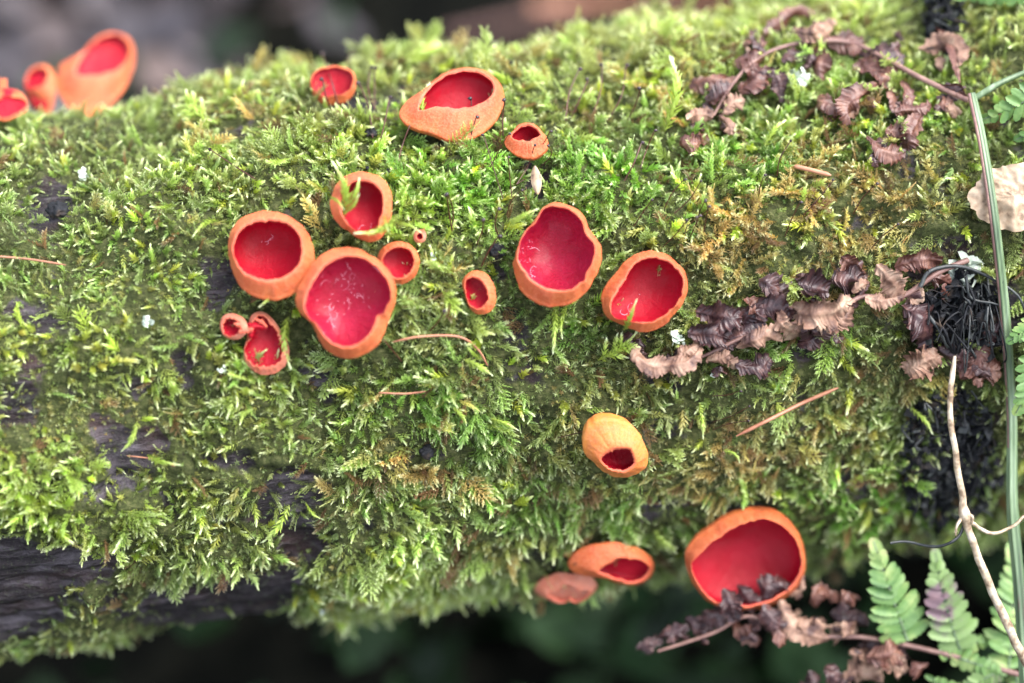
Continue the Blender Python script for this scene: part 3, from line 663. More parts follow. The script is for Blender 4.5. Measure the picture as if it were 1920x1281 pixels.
make_moss('moss_felt', 'carpet', 110000, 8, 0.0014, 0.0026, lambda t, v, y, c, x, yy: 0.55 + 0.3 * c + 0 * t, 1.0, 0.4, 0.5, 0.3, label='very fine low moss felt between the larger shoots', dens_pow=0.6)
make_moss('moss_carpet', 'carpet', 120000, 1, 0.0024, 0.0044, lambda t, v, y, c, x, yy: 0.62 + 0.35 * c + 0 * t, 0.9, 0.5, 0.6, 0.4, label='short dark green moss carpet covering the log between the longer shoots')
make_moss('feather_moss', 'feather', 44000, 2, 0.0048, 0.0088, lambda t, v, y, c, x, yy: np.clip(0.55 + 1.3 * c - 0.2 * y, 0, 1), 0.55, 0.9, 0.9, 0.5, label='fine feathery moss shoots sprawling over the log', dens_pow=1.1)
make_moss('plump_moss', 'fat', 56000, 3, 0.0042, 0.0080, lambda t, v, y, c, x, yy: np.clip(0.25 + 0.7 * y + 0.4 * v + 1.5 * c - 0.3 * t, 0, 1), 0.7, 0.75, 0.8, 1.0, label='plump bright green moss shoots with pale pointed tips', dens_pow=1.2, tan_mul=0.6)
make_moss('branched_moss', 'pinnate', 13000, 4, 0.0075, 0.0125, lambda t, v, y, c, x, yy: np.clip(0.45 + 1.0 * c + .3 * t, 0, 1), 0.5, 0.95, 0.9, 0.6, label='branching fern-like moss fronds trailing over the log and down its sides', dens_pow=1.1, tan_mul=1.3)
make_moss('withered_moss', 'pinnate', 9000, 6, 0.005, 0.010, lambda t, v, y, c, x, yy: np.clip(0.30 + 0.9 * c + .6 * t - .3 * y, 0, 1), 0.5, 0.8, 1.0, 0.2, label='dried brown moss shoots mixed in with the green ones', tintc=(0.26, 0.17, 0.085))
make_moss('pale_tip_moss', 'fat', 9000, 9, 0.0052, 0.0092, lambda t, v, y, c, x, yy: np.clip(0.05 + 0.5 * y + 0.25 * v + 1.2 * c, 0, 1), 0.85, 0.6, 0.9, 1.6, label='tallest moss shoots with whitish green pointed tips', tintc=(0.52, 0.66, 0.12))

# ------------------------------------------------------------------ ground, litter and undergrowth
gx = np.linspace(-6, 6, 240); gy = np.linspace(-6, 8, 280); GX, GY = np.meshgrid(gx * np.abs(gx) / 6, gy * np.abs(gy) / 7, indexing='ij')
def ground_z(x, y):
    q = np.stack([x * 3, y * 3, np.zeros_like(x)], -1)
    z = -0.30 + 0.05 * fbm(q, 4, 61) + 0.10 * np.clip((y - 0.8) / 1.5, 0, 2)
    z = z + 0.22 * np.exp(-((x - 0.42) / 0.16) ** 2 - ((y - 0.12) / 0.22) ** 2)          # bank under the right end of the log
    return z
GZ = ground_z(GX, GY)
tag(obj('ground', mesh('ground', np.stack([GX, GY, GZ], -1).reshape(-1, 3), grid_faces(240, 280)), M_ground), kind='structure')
def flat_leaves(name, mat, n, xr, yr, size, seed, lift, dens=None, label='', tiltv=0.5, round_=False):
    rg = np.random.default_rng(seed); V = []; F = []; k = 0
    s = np.linspace(0, 1, 7); prof = np.sin(np.pi * s ** (0.8 if not round_ else 1.0)) ** (0.8 if not round_ else 0.6)
    for _ in range(n):
        x = rg.uniform(*xr); y = rg.uniform(*yr)
        if dens is not None and rg.uniform() > dens(x, y): continue
        L = rg.uniform(*size); W = L * rg.uniform(0.3, 0.5); c = rg.uniform(-2.2, 2.2); b = rg.uniform(-1, 1)
        v3 = np.array([-1, -0.5, 0, 0.5, 1]); ss, vv = np.meshgrid(s, v3, indexing='ij')
        lob = 1 + 0.15 * np.sin(ss * 30)
        X = (ss - 0.5) * L; Y = vv * prof[:, None] * W * lob; Z = np.abs(vv) * prof[:, None] * W * 0.35 * b + (ss - 0.5) ** 2 * L * c * 0.4
        P = np.stack([X, Y, Z], -1).reshape(-1, 3)
        a, t1, t2 = rg.uniform(0, 6.28), rg.normal(0, tiltv), rg.normal(0, tiltv)
        Rm = np.array(Matrix.Rotation(a, 3, 'Z') @ Matrix.Rotation(t1, 3, 'X') @ Matrix.Rotation(t2, 3, 'Y'))
        z = ground_z(np.array([x]), np.array([y]))[0] + rg.uniform(0, lift)
        V.append(P @ Rm.T + [x, y, z]); F.append(grid_faces(7, 5) + k); k += 35
    return tag(obj(name, mesh(name, np.concatenate(V), np.concatenate(F)), mat), label, kind='stuff')
flat_leaves('leaf_litter', M_litter, 14000, (-1.3, 1.1), (0.22, 1.7), (0.015, 0.04), 3, 0.05,
            lambda x, y: np.clip(0.99 - 1.1 * np.clip((x + 0.22) / 0.16, 0, 1), 0.04, 1), 'grey and brown fallen leaves on the ground behind the log')
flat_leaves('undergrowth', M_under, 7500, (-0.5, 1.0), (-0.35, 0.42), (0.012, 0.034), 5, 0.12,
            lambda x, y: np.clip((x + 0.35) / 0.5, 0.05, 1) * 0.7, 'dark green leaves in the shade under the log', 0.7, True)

def stick(name, pts, r, mat, label, cat, rr=0.0, taper=0.6, sides=10, group=None, jig=0.0):
    P = curve(np.array(pts), 40)
    if jig: P = P + np.stack([fbm(P * 60 + 5 * k, 3, 71 + k) for k in range(3)], -1) * jig
    mb = MB(); tube(mb, P, r * np.linspace(1, taper, 40) * (1 + rr * fbm(P * 300, 2, 5)), sides)
    return tag(obj(name, mb.mesh(name, origin=P[0]), mat, loc=P[0]), label, cat, group)
def gpt(px, py, z):                                # picture point at a world height
    d = ray(px, py); t = (z - CAM[2]) / d[2]; return CAM + d * t
stick('fallen_stick', [gpt(1000, 12, -0.2), gpt(1180, 2, -0.2), gpt(1380, 4, -0.19)], 0.0035, M_needle, 'pale straight stick lying on the dark ground behind the log', 'stick')
stick('fallen_stick', [gpt(840, 75, -0.27), gpt(960, 45, -0.25), gpt(1080, 32, -0.24)], 0.004, M_stem_b, 'brown stick in the dark gap behind the log, below the pale stick', 'stick')

# ------------------------------------------------------------------ ferns
def lift_pts(pts, lift):
    if isinstance(lift, tuple): return at([p[0] for p in pts], [p[1] for p in pts], np.full(len(pts), lift[1]))
    return on_log(pts, lift)
def dead_leaflet(pts, lift, wpx, curl, lobes, seed, parent, mat, pos, flip=1):
    """a curled strip of leaf with lobed, ribbed blade along a picture path"""
    rg = np.random.default_rng(seed); n, m = 64, 17
    C = curve(lift_pts(pts, lift), n)
    L = np.linalg.norm(np.diff(C, axis=0), axis=1).sum(); s = np.linspace(0, 1, n)
    bow = np.sin(np.pi * s) * L * rg.uniform(0.05, 0.22)
    C = C - cam_fwd * bow[:, None] + cam_up * (bow * rg.uniform(-.3, .3))[:, None]
    T = nrm(np.gradient(C, axis=0)); Sd = nrm(np.cross(T, -cam_fwd)); N = np.cross(Sd, T)
    tw = rg.uniform(-0.6, 0.6) + rg.uniform(-1.3, 1.3) * (s - 0.5) + 0.3 * np.sin(s * 9 + seed)
    Sd, N = Sd * np.cos(tw)[:, None] + N * np.sin(tw)[:, None], N * np.cos(tw)[:, None] - Sd * np.sin(tw)[:, None]
    W = wpx / (K / DF) * 0.5
    v = np.linspace(-1, 1, m); av = np.abs(v)[None]; sg = np.sign(v)[None]
    env = np.sin(np.pi * np.clip(s * 0.90 + 0.07, 0, 1)) ** 0.6
    warp = s + 0.025 * np.sin(s * 17 + seed) + 0.012 * np.sin(s * 41 + seed * 2)
    ph = rg.uniform(0, 1)
    def lobe(side, k):                              # forward-pointing lobes, different on the two sides
        x = (warp * lobes + ph + 0.37 * side) ; f = x % 1; amp = 0.55 + 0.45 * _h(np.floor(x).astype(np.int64), side, 0, seed)
        return f, amp
    fl, al_ = lobe(0, 0); fr, ar_ = lobe(1, 0)
    F_ = np.where(v[None] < 0, fl[:, None], fr[:, None]); A_ = np.where(v[None] < 0, al_[:, None], ar_[:, None])
    teeth = 0.07 * np.abs((F_ * 3) % 1 - 0.5)
    edge = env[:, None] * (0.62 + 0.38 * A_) * (1 - (0.34 * (F_ ** 1.3) + teeth) * av ** 2.5)
    crl = curl * (0.75 + 0.5 * np.sin(s * 6 + ph * 6))[:, None]
    phi = v[None] * crl / 2; rad = W / np.maximum(crl / 2, 0.3) * edge
    rib = 0.10 * W * np.cos(2 * np.pi * (F_ - 0.15 * av)) * av ** 0.8 * env[:, None]
    V = C[:, None] + Sd[:, None] * (rad * np.sin(phi))[..., None] + T[:, None] * (0.28 * W * av ** 1.3 * env[:, None])[..., None] \
        + N[:, None] * (flip * (rad * (1 - np.cos(phi))) * -1 + rib + 0.10 * W * np.exp(-(v[None] * 7) ** 2))[..., None]
    V = V + 0.30 * W * np.stack([fbm(V * 170 + 7 * k, 3, seed + k) for k in range(3)], -1)
    V2 = V - N[:, None] * 0.00018
    mb = MB(); mb.add(V.reshape(-1, 3), grid_faces(n, m), np.repeat(s, m)); mb.add(V2.reshape(-1, 3), grid_faces(n, m)[:, ::-1], np.repeat(s, m))
    return obj('leaflet', mb.mesh('leaflet', origin=pos), mat, parent)
def conv(L, org, sc):
    return [(org[0] + x / sc, org[1] + y / sc) for x, y in L]
MT = {'t': M_dead_tan, 'd': M_dead_dark, 'r': M_dead_red}
def frond(name, label, cat, rachis, rr, lift, leaflets, org, sc, mat, group=None, seed0=0):
    R_ = conv(rachis, org, sc); P = curve(lift_pts(R_, lift), 60); pos = P[0]
    t = thing(name, label, cat, pos, group)
    mb = MB(); tube(mb, P, np.linspace(rr, rr * 0.5, 60), 8); obj('rachis', mb.mesh('rachis', origin=pos), mat, t)
    rg = np.random.default_rng(seed0)
    for i, (c, wd, pts) in enumerate(leaflets):
        if seed0 == 2 and c == 't' and rg.uniform() < 0.45: c = 'r'
        if seed0 == 3: wd = wd * 1.25
        a = np.array(pts, float).reshape(-1, 2)
        if len(a) == 2: a = np.array([a[0], a.mean(0) + rg.normal(0, 6, 2), a[1]])
        Lw = lift if isinstance(lift, tuple) else lift + (0.002 if c == 't' else -0.002) + rg.uniform(-0.0015, 0.0015)
        if isinstance(lift, tuple): Lw = ('d', lift[1] + rg.uniform(-0.004, 0.006))
        ln = np.hypot(*(np.diff(a, axis=0)).T).sum() / sc
        dead_leaflet(conv(a, org, sc), Lw, wd / sc * 1.6, rg.uniform(1.0, 2.7), max(4, ln / 8), seed0 * 100 + i, t, MT[c], pos, 1 if rg.uniform() < 0.75 else -1)
    for j in range(int(len(leaflets) * (2.4 if seed0 == 3 else 1.8))):
        c, wd, pts = leaflets[rg.integers(len(leaflets))]; a = np.array(pts, float).reshape(-1, 2)
        c0 = a.mean(0) + rg.normal(0, 30, 2); th = rg.uniform(0, 6.28); hl = rg.uniform(22, 50); dd = np.array([math.cos(th), math.sin(th)])
        a = np.array([c0 - dd * hl, c0 + rg.normal(0, 8, 2), c0 + dd * hl])
        Lw = ('d', lift[1] + rg.uniform(0, 0.008)) if isinstance(lift, tuple) else lift - rg.uniform(0.0, 0.005)
        dead_leaflet(conv(a, org, sc), Lw, rg.uniform(45, 80) / sc * 1.3, rg.uniform(1.2, 3.0), max(4, 2 * hl / sc / 8), seed0 * 100 + 60 + j, t, MT['d' if c == 'd' or rg.uniform() < 0.4 else c], pos)
    return t, pos
O6 = ((1140, 440), 2.4615)
frond('dead_fern_frond', 'curled dead fern frond on the middle right, its tip by the egg-shaped cup', 'dead fern',
      [(1640, 160), (1500, 220), (1330, 330), (1150, 330), (1000, 420), (800, 460), (600, 520), (430, 600), (250, 650), (110, 600)], 0.0009, 0.010,
      [('d', 75, (85, 480, 100, 560, 160, 620)), ('t', 90, (110, 560, 160, 630, 250, 655, 350, 640, 425, 570)), ('t', 62, (290, 625, 340, 590, 425, 550)), ('t', 62, (445, 625, 500, 612, 555, 590)),
       ('t', 80, (585, 570, 650, 540, 720, 520, 795, 530)), ('t', 90, (760, 400, 785, 470, 850, 515, 915, 470)), ('t', 125, (825, 385, 920, 405, 1020, 375, 1110, 330)), ('t', 80, (990, 495, 1040, 450, 1095, 385)),
       ('t', 52, (1105, 325, 1150, 295, 1190, 280)), ('r', 95, (630, 325, 670, 360, 705, 405)), ('d', 115, (695, 245, 750, 270, 815, 325)), ('d', 115, (865, 270, 930, 265, 1005, 290)), ('d', 150, (1025, 210, 1100, 225, 1190, 255)),
       ('r', 90, (1070, 130, 1110, 170, 1150, 230)), ('d', 115, (405, 385, 500, 400, 605, 425)), ('d', 115, (375, 470, 470, 485, 565, 520)), ('d', 100, (500, 560, 600, 480, 705, 425)), ('d', 100, (585, 640, 660, 645, 745, 600)),
       ('d', 120, (620, 430, 740, 385, 850, 420)), ('d', 90, (850, 540, 930, 520, 1010, 470)), ('t', 110, (1215, 190, 1270, 250, 1345, 350)), ('t', 62, (1165, 345, 1250, 355, 1340, 330)), ('r', 100, (1320, 180, 1420, 140, 1530, 150)),
       ('r', 70, (1440, 260, 1480, 230, 1560, 260)), ('d', 145, (1345, 365, 1425, 440, 1465, 570)), ('t', 140, (1345, 680, 1410, 640, 1490, 590)), ('d', 100, (1500, 555, 1590, 600, 1650, 650)), ('r', 120, (1610, 690, 1700, 650, 1790, 655)),
       ('r', 70, (1730, 500, 1690, 590, 1640, 690)), ('t', 42, (1375, 375, 1410, 330, 1418, 285)), ('d', 110, (1650, 470, 1740, 460, 1830, 430))], *O6, M_stem_b, seed0=1)
O3 = ((1200, 0), 2.667)
t2, pos2 = frond('dead_fern_frond', 'reddish brown dead fern frond arching over the top right, on a green stalk', 'dead fern',
      [(1625, 545), (1400, 440), (1200, 330), (1050, 260), (880, 250), (700, 280), (560, 350), (450, 470), (360, 620)], 0.0009, 0.008,
      [('t', 85, (610, 190, 700, 140, 790, 115, 860, 140)), ('t', 95, (750, 215, 850, 235, 950, 150)), ('t', 105, (890, 220, 980, 240, 1060, 260, 1100, 290)), ('t', 52, (515, 190, 535, 260)), ('t', 50, (590, 205, 600, 280)),
       ('r', 100, (460, 350, 540, 325, 640, 310)), ('r', 125, (490, 490, 560, 440, 620, 370)), ('r', 125, (250, 450, 350, 430, 470, 415)), ('d', 95, (310, 550, 380, 505, 440, 470)), ('t', 85, (410, 625, 450, 570, 515, 555)), ('t', 55, (385, 635, 430, 690, 440, 730)),
       ('t', 65, (220, 645, 290, 620, 350, 640)), ('r', 100, (185, 745, 260, 740, 345, 690)), ('d', 80, (630, 370, 690, 440, 700, 540)), ('r', 90, (850, 280, 885, 340, 905, 430)), ('d', 80, (700, 330, 770, 300, 860, 290)),
       ('d', 100, (1090, 300, 1200, 320, 1300, 360)), ('r', 130, (1100, 330, 1160, 400, 1260, 430)), ('r', 48, (1240, 440, 1248, 510, 1262, 590)), ('r', 48, (1300, 440, 1325, 520, 1310, 585)), ('d', 65, (1210, 275, 1310, 310)), ('t', 110, (1180, 465, 1070, 500, 1015, 570, 1030, 660)),
       ('t', 85, (1265, 610, 1350, 590, 1440, 565)), ('t', 65, (1465, 550, 1545, 550)), ('t', 95, (1400, 590, 1345, 680, 1335, 790)), ('t', 95, (1125, 720, 1200, 780, 1310, 800)), ('t', 80, (1220, 685, 1310, 720)),
       ('t', 95, (1375, 290, 1480, 265, 1560, 300, 1575, 380)), ('r', 34, (1455, 150, 1520, 280, 1585, 450)), ('r', 60, (1480, 470, 1560, 490, 1620, 530)), ('r', 70, (880, 540, 930, 570, 1000, 590))], *O3, M_stem_b, seed0=2)
# its stalk
Q = curve(on_log([(1812, 205), (1832, 300), (1854, 450), (1872, 620), (1884, 800)], 0.014).tolist() + at([1898, 1912, 1926], [950, 1110, 1300], np.array([DF + .02, DF + .02, DF + .02])).tolist(), 80)
mb = MB(); tube(mb, Q, np.linspace(0.0010, 0.0018, 80) * (1 + 0.10 * fbm(Q * 150, 3, 5)), 30, rib=0.16); obj('stalk', mb.mesh('stalk', origin=pos2), M_stem_g, t2)
Q2 = Q[:50] + cam_right * -0.0011 - cam_fwd * 0.0004
mb = MB(); tube(mb, Q2, np.linspace(0.0006, 0.0004, 50), 6); obj('stalk_ridge', mb.mesh('stalk_ridge', origin=pos2), M_stem_b, t2)
Q = curve(on_log([(1812, 215), (1856, 188), (1900, 168), (1950, 150)], 0.014), 30)
mb = MB(); tube(mb, Q, np.linspace(0.0010, 0.0007, 30), 8); obj('side_stalk', mb.mesh('side_stalk', origin=pos2), M_stem_g, t2)

O4 = ((1400, 900), 3.3615)
c3 = lambda L: tuple(((v / 2.368 + (1000, 740)[k % 2]) - (1400, 900)[k % 2]) * 3.3615 for k, v in enumerate(L))
t3, pos3 = frond('fern_frond', 'fern frond at the bottom right, brown curled left half, green right half', 'fern',
      [(1760, 1240), (1500, 1165), (1200, 1085), (900, 1020), (710, 990), (450, 985), (200, 930), (0, 860), (-200, 960), (-400, 1030), (-560, 1080)], 0.0009, ('d', DF + 0.036),
      [('d', 105, c3((840, 860, 880, 930, 900, 1010))), ('d', 95, c3((915, 845, 950, 900, 975, 970))), ('d', 110, c3((1005, 920, 1040, 850, 1140, 845))), ('d', 105, c3((1020, 930, 1060, 980, 1110, 1030))), ('d', 100, c3((860, 950, 800, 990, 750, 1010))),
       ('d', 85, c3((680, 1000, 730, 1030, 800, 1045))), ('d', 75, c3((560, 1075, 620, 1060, 690, 1030))), ('d', 60, c3((460, 1135, 520, 1110, 580, 1085))), ('r', 95, c3((890, 1015, 950, 1060, 1010, 1080))), ('d', 95, c3((960, 960, 1000, 1000, 1060, 1040))), ('t', 60, c3((1145, 850, 1190, 900))),
       ('t', 105, c3((1105, 905, 1120, 980, 1180, 1045, 1310, 1090))), ('r', 100, c3((1060, 1030, 1110, 1060, 1160, 1070))), ('t', 90, (320, 870, 380, 950)), ('t', 92, (425, 885, 475, 965)), ('t', 100, (530, 925, 600, 990)), ('t', 95, (610, 895, 665, 975)),
       ('r', 85, (410, 790, 475, 690, 580, 745)), ('r', 62, (600, 690, 640, 740, 665, 800)), ('d', 95, (540, 850, 660, 880, 760, 910)), ('d', 150, (710, 1040, 850, 1065, 1010, 1080)), ('r', 130, (760, 1110, 870, 1120, 990, 1110)),
       ('t', 110, (860, 1195, 920, 1160, 1010, 1200)), ('t', 70, (695, 1060, 740, 1120)), ('t', 95, (600, 1260, 680, 1205, 720, 1230)), ('t', 95, (725, 1245, 780, 1205, 860, 1240)), ('d', 80, (390, 1200, 440, 1300)), ('d', 75, (490, 1200, 570, 1280)), ('r', 90, (1040, 1140, 1100, 1240))],
      *O4, M_stem_b, seed0=3)
def pinnule(parent, pos, a, b, wd, N, mat, rg):
    """rounded toothed lobe from a to b"""
    n, m = 12, 7; s = np.linspace(0, 1, n); v = np.linspace(-1, 1, m); T = nrm(b - a); L = np.linalg.norm(b - a); Sd = nrm(np.cross(N, T))
    pr = (np.sin(np.pi * np.clip(s * 0.86 + 0.10, 0, 1)) ** 0.45) * (1 + 0.10 * np.where(np.arange(n) % 2, 1, -1)); pr[-1] = 0.12
    cup = rg.uniform(-0.25, 0.45)
    V = a + T * (s * L)[:, None, None] + Sd * (pr[:, None] * v[None] * wd)[..., None] + N * (cup * wd * (v[None] ** 2) * pr[:, None] - L * 0.18 * (s[:, None] ** 2) * rg.uniform(0, 1.2) - 0.10 * wd * np.exp(-(v[None] * 5) ** 2))[..., None]
    mb = MB(); mb.add(V.reshape(-1, 3), grid_faces(n, m)); mb.add((V - N * 0.00015).reshape(-1, 3), grid_faces(n, m)[:, ::-1])
    return obj('pinnule', mb.mesh('pinnule', origin=pos), mat, parent)
def green_pinna(parent, pos, base, tip, hw, depth, mat, seed, pairs=9, bend=0.0, nm='pinna', midmat=None):
    rg = np.random.default_rng(seed)
    B = at(*base, depth[0]); Tp = at(*tip, depth[1]); s = np.linspace(0, 1, 30)
    ax = nrm(Tp - B); N = nrm(-cam_fwd + 0.3 * rg.normal(size=3)); N = nrm(N - ax * (N @ ax)); Sd = np.cross(N, ax); L = np.linalg.norm(Tp - B)
    C = B + ax * (s * L)[:, None] + Sd * (bend * L * np.sin(np.pi * s))[:, None] + N * (0.08 * L * np.sin(np.pi * s))[:, None]
    mb = MB(); tube(mb, C, np.linspace(0.00045, 0.00015, 30), 6); pn = obj(nm, mb.mesh(nm, origin=pos), midmat or M_stem_g, parent)
    W = hw / (K / DF)
    for k in range(pairs):
        f = 0.06 + 0.88 * (k / pairs) ** 0.95; c = C[int(f * 29)]
        ww = W * (1 - f ** 1.7) ** 0.8 * (0.80 if k == 0 else 1) * rg.uniform(0.9, 1.08) + W * 0.05
        for sg in (-1, 1):
            d = nrm(Sd * sg * (1 - 0.35 * f) + ax * (0.30 + 0.5 * f) + N * rg.normal(0.05, 0.08))
            pinnule(pn, pos, c + N * 0.0001 * k, c + d * ww, max(L / pairs * 0.56, ww * 0.2) * (1 - 0.35 * f), nrm(N + 0.15 * rg.normal(size=3)), mat, rg)
    pinnule(pn, pos, C[25], C[-1] + ax * L * 0.03, W * 0.22, N, mat, rg)
    return pn
def p4(x, y): return (1400 + x / 3.3615, 900 + y / 3.3615)
D1 = DF + 0.036
green_pinna(t3, pos3, p4(1015, 1015), p4(800, 385), 62, (D1, D1 - .004), M_fern, 1, 10, 0.03)
green_pinna(t3, pos3, p4(1345, 1070), p4(1190, 450), 52, (D1, D1 - .002), M_fern_aged, 2, 9, 0.04)
green_pinna(t3, pos3, p4(1650, 1190), p4(1665, 415), 56, (D1 + .004, D1 + .006), M_fern, 3, 11, 0.02)
green_pinna(t3, pos3, p4(1210, 1075), p4(1560, 1010), 30, (D1, D1 + .006), M_fern, 4, 7)
green_pinna(t3, pos3, p4(1600, 1190), p4(1340, 1330), 34, (D1, D1), M_fern_aged, 5, 7)
green_pinna(t3, pos3, p4(1500, 1400), p4(1135, 1235), 26, (D1, D1), M_fern, 6, 7)
green_pinna(t3, pos3, p4(1300, 1110), p4(1640, 1220), 24, (D1, D1), M_fern, 7, 7)
green_pinna(t3, pos3, p4(1700, 1230), p4(1740, 1420), 34, (D1, D1), M_fern, 8, 6)
def dsurf(px, py, lift): return float((hit(px, py)[0] - CAM) @ cam_fwd) - lift
def lone_fern(label, specs):
    pos = at(*specs[0][0], specs[0][3][0]); t = thing('fern_leaf', label, 'fern', pos, 'green fern leaves at the right edge')
    for k, (b, tp, hw, dd, mt) in enumerate(specs): green_pinna(t, pos, b, tp, hw, dd, mt, 30 + k + int(b[1]), 9)
dr = min(dsurf(1840, 200, .012), dsurf(1900, 200, .012)); dt = dsurf(1800, 20, .012); dm = min(dsurf(1890, 700, .012), dsurf(1900, 620, .012))
lone_fern('green fern leaf entering from the right edge beside the fork of the green stalk', [((1990, 150), (1840, 225), 48, (dr, dr), M_fern), ((2010, 195), (1905, 262), 40, (dr, dr), M_fern)])
lone_fern('green fern leaf hanging into the top right corner', [((1990, -25), (1790, -5), 34, (dt, dt), M_fern)])
lone_fern('green fern leaf at the right edge below the dark rootlets', [((1975, 610), (1905, 775), 60, (dm, dm), M_fern), ((1990, 600), (1890, 640), 42, (dm + .002, dm), M_fern)])

# ------------------------------------------------------------------ dry stem with tendrils
def hairy(mb, P, r, n, hl, rg):
    idx = rg.integers(1, len(P) - 1, n); d = nrm(rg.normal(size=(n, 3)))
    for i, dd in zip(idx, d):
        s = nrm(np.cross(dd, [0.3, 0.5, 0.8])) * 0.00006; b = P[i] + dd * r * 0.8
        mb.add([b - s, b + s, b + dd * hl * rg.uniform(0.5, 1.2)], [(0, 1, 2)])
rg = np.random.default_rng(9)
pts = at([1790, 1781, 1797, 1816, 1848, 1885, 1930], [668, 760, 880, 985, 1080, 1165, 1250], DF + np.array([0.0, 0.0, 0.001, .002, .004, .006, .008]))
P = curve(pts, 70); P += np.stack([fbm(P * 120 + 9 * k, 3, 81 + k) for k in range(3)], -1) * 0.0008
t = thing('dry_stem', 'pale dry hairy stem standing in front of the right end of the log', 'stem', P[-1])
rad = np.interp(np.linspace(0, 1, 70), [0, 0.05, 0.5, 1], [0.0004, 0.0008, 0.0011, 0.0014]) * (1 + 0.12 * fbm(P * 400, 2, 5))
rad[30:36] *= [1.1, 1.4, 1.6, 1.5, 1.3, 1.1]
mb = MB(); tube(mb, P, rad, 10); hairy(mb, P, 0.001, 420, 0.0012, rg); obj('stem', mb.mesh('stem', origin=P[-1]), M_straw, t)
def tendril(pp, r0, r1, mat, nm='tendril'):
    q = curve(pp, 50); q += np.stack([fbm(q * 200 + 9 * k, 3, 91 + k) for k in range(3)], -1) * 0.0006
    mb = MB(); tube(mb, q, np.linspace(r0, r1, 50), 6); hairy(mb, q, r0, 120, 0.0006, rg); obj(nm, mb.mesh(nm, origin=P[-1]), mat, t)
dz = DF + 0.004
tendril(at([1818, 1855, 1892, 1918, 1945], [978, 1000, 990, 968, 950], np.array([dz, dz, dz + .004, dz + .006, dz + .008])), 0.0006, 0.0004, M_straw)
tendril(at([1812, 1800, 1785, 1752, 1710, 1668], [975, 1000, 1015, 1027, 1016, 1017], np.array([dz, dz, dz, dz + .003, dz + .006, dz + .006])), 0.0005, 0.0004, M_root)
tendril(at([1808, 1796, 1792], [965, 985, 1003], np.array([dz - .002, dz - .003, dz - .002])), 0.0007, 0.0002, M_straw)
tendril(at([1815, 1825, 1822], [965, 972, 990], np.array([dz - .002, dz - .003, dz - .002])), 0.0007, 0.0002, M_straw)
# ------------------------------------------------------------------ black rootlets and bits of bark
def tangle(label, cx, cy, rx, ry, n, lift, seed, extra=()):
    rg = np.random.default_rng(seed); pos = hit(cx, cy)[0]; t = thing('rootlet_tangle', label, 'rootlets', pos)
    mb = MB(); mc = MB()
    for k in range(n):
        a = rg.uniform(0, 6.28); r = rg.uniform(0.2, 1); pp = []
        x, y = cx + rx * r * math.cos(a), cy + ry * r * math.sin(a); h = rg.uniform(-0.002, lift)
        th = rg.uniform(0, 6.28)
        for j in range(5):
            b, nn = hit(x, y); pp.append(b + nn * max(h, -0.001)); th += rg.normal(0, 1.2); x += 9 * math.cos(th); y += 9 * math.sin(th); h += rg.normal(0, 0.002)
        tube(mb if k % 3 else mc, curve(pp, 18), np.linspace(1, 0.5, 18) * rg.uniform(0.00012, 0.0006) * (1 + 0.35 * rg.normal(size=18).clip(-1, 1)), 5)
    for k in range(int(n * 5)):
        a = rg.uniform(0, 6.28); r = rg.uniform(0, 1) ** 0.7; b, nn = hit(cx + rx * r * math.cos(a), cy + ry * r * math.sin(a)); q = b + nn * rg.uniform(0, lift * 0.8); sz = rg.uniform(0.0006, 0.0026)
        ang = np.linspace(0, 2 * np.pi, 8)[:-1]; d = nrm(rg.normal(size=3)); e = nrm(np.cross(d, rg.normal(size=3)))
        rim = q + sz * (np.cos(ang)[:, None] * d + np.sin(ang)[:, None] * e) * rg.uniform(0.5, 1.2, (7, 1)) + rg.normal(0, sz * 0.2, (7, 3))
        j = np.arange(7); (mb if k % 4 else mc).add(np.concatenate([rim, [q + np.cross(d, e) * sz * .4]]), np.stack([j, (j + 1) % 7, np.full(7, 7)], 1))
    for pp, r in extra: tube(mc, curve(on_log(pp, lift + 0.004), 50), np.linspace(r, r * 0.5, 50), 7)
    o = obj('black_roots', mb.mesh('black_roots', origin=pos), M_black, t); o['kind'] = 'stuff'
    o = obj('grey_roots', mc.mesh('grey_roots', origin=pos), M_root, t); o['kind'] = 'stuff'
tangle('dark tangle of rootlets with an arching grey strand beside the pale lichen at the right', 1800, 590, 80, 65, 170, 0.009, 1,
       [([(1715, 560), (1735, 530), (1790, 522), (1850, 545), (1895, 575), (1912, 610)], 0.0007), ([(1800, 540), (1810, 580), (1850, 590), (1885, 600)], 0.0005)])
tangle('black tangle of rootlets low on the right, behind the dry stem', 1780, 860, 95, 130, 190, 0.005, 2)
tangle('dark grey rootlets hanging into the top right corner behind the fern', 1775, 45, 35, 70, 60, 0.008, 3)

